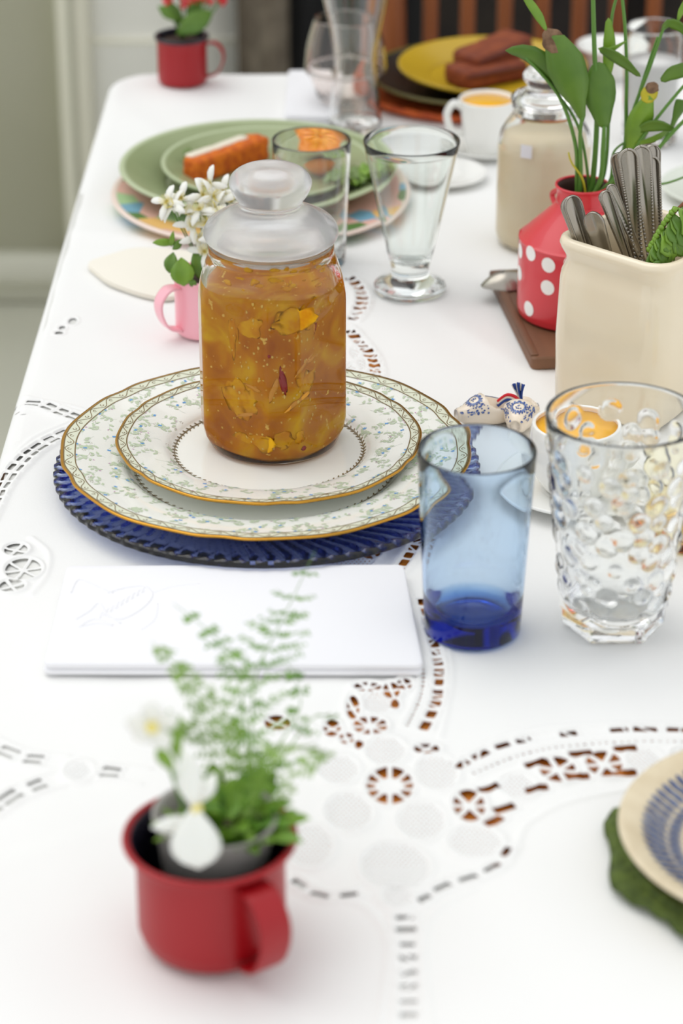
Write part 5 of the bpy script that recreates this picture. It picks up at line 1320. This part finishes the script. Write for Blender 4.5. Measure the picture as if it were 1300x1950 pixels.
def kp(px, row, d): q = PY(px, row, c2.y + d); return q - Vector((kn.x, kn.y, TZ))
for i, m in enumerate((M_cordr, M_cordw, M_cordb)):
    off = Vector((0, 0, .0016 - .0016 * i))
    build('strand', tube([p + off for p in curve([kp(948, 768, .016), kp(966, 756, .012), kp(984, 762, .008), kp(996, 778, .006)], 6)], .0013, 7), m, cord)
build('knot', xform(blob(.0034, .8, 2, .3), Matrix.Translation(kp(994, 770, .008))), M_cordw, cord)
for i in range(12):
    a = (i - 5.5) / 6; build('tassel_thread', tube(curve([kp(994, 768, .008), kp(988 + 6 * a, 748, .008 + .002 * math.sin(i)), kp(986 + 13 * a, 728 + 5 * abs(a), .008 + .003 * math.cos(i * 2))], 4), .0006, 5), M_cordb if i % 4 else M_cordw, cord)

# ================================================================== NAPKINS
def folded(name, label, ring, th_, layers, m, parent_loc, roundf=True):
    o = thing(name, label, 'napkin', parent_loc); n = len(ring); h = th_ / layers
    for k in range(layers):
        sh = 1 - .003 * k; rr_ = [(x * sh + .0004 * k, y * sh) for x, y in ring]
        ins = [(x * .990, y * .975) for x, y in rr_]
        build('fold_layer', slab([(ins, k * h + .0001), ([(x * .998, y * .994) for x, y in rr_], k * h + h * .12), (rr_, k * h + h * .35), (rr_, k * h + h * .65), ([(x * .998, y * .994) for x, y in rr_], k * h + h * .88), (ins, k * h + h - .0001)]), m, o, sharp=None)
    return o
q = [P(82, 1288), P(806, 1290), P(768, 1096), P(126, 1098)]
nc = sum((v for v in q), Vector()) / 4
def roundpoly(pts, r, k=5):
    out = []; n = len(pts)
    for i in range(n):
        p, a, b = Vector(pts[i]), Vector(pts[i - 1]), Vector(pts[(i + 1) % n]); u, w = (a - p).normalized() * r, (b - p).normalized() * r
        for j in range(k + 1): t = j / k; out.append(tuple((p + u * (1 - t) ** 2 + w * t * t)))
    return out
ring = roundpoly([(v.x - nc.x, v.y - nc.y) for v in q], .005)
nap = folded('napkin', 'folded white napkin with embroidered corner in front of the plates', ring, .008, 2, M_linen, Vector((nc.x, nc.y, TZ + .0004)))
# embroidery: raised white stitches on the left corner
eb = MB(); zt_ = .0078
def epath(pts, r=.0006):
    c = curve([tuple((P(px, py, .008) - Vector((nc.x, nc.y, 0))).xy) + (zt_,) for px, py in pts], 6); t = tube(c, r, 6); eb.add(t.v, t.f)
epath([(135, 1130), (150, 1105), (185, 1118), (215, 1130)]); epath([(145, 1180), (170, 1165), (188, 1150), (205, 1172), (230, 1188)]); epath([(205, 1130), (240, 1120), (275, 1118), (290, 1135), (270, 1160), (230, 1180), (190, 1170)])
for i in range(9): epath([(190 + i * 10, 1178 - i * 6), (196 + i * 10, 1166 - i * 6), (204 + i * 10, 1170 - i * 6)], .0005)
epath([(150, 1195), (180, 1180), (215, 1192), (185, 1188), (150, 1195)]); epath([(300, 1150), (295, 1180), (270, 1200)], .0004); epath([(290, 1130), (330, 1118), (380, 1112)], .0003)
build('embroidery', eb, M_linen, nap)['label'] = 'raised white embroidery'
ring = roundpoly([tuple((P(px, py) - P(270, 525)).xy) for px, py in ((160, 508), (255, 478), (372, 486), (372, 560), (318, 578), (262, 566), (205, 545))], .012)
folded('napkin', 'cream folded napkin lying left of the pink mug', ring, .004, 2, M_cream_linen, P(270, 525) + Vector((0, 0, .0004)))
ring = roundpoly([tuple((P(px, py) - P(585, 190)).xy) for px, py in ((540, 240), (640, 244), (628, 152), (548, 152))], .004)
folded('napkin', 'white folded napkin beside the goblet at back', ring, .010, 3, M_linen, P(585, 190) + Vector((0, 0, .0004)))
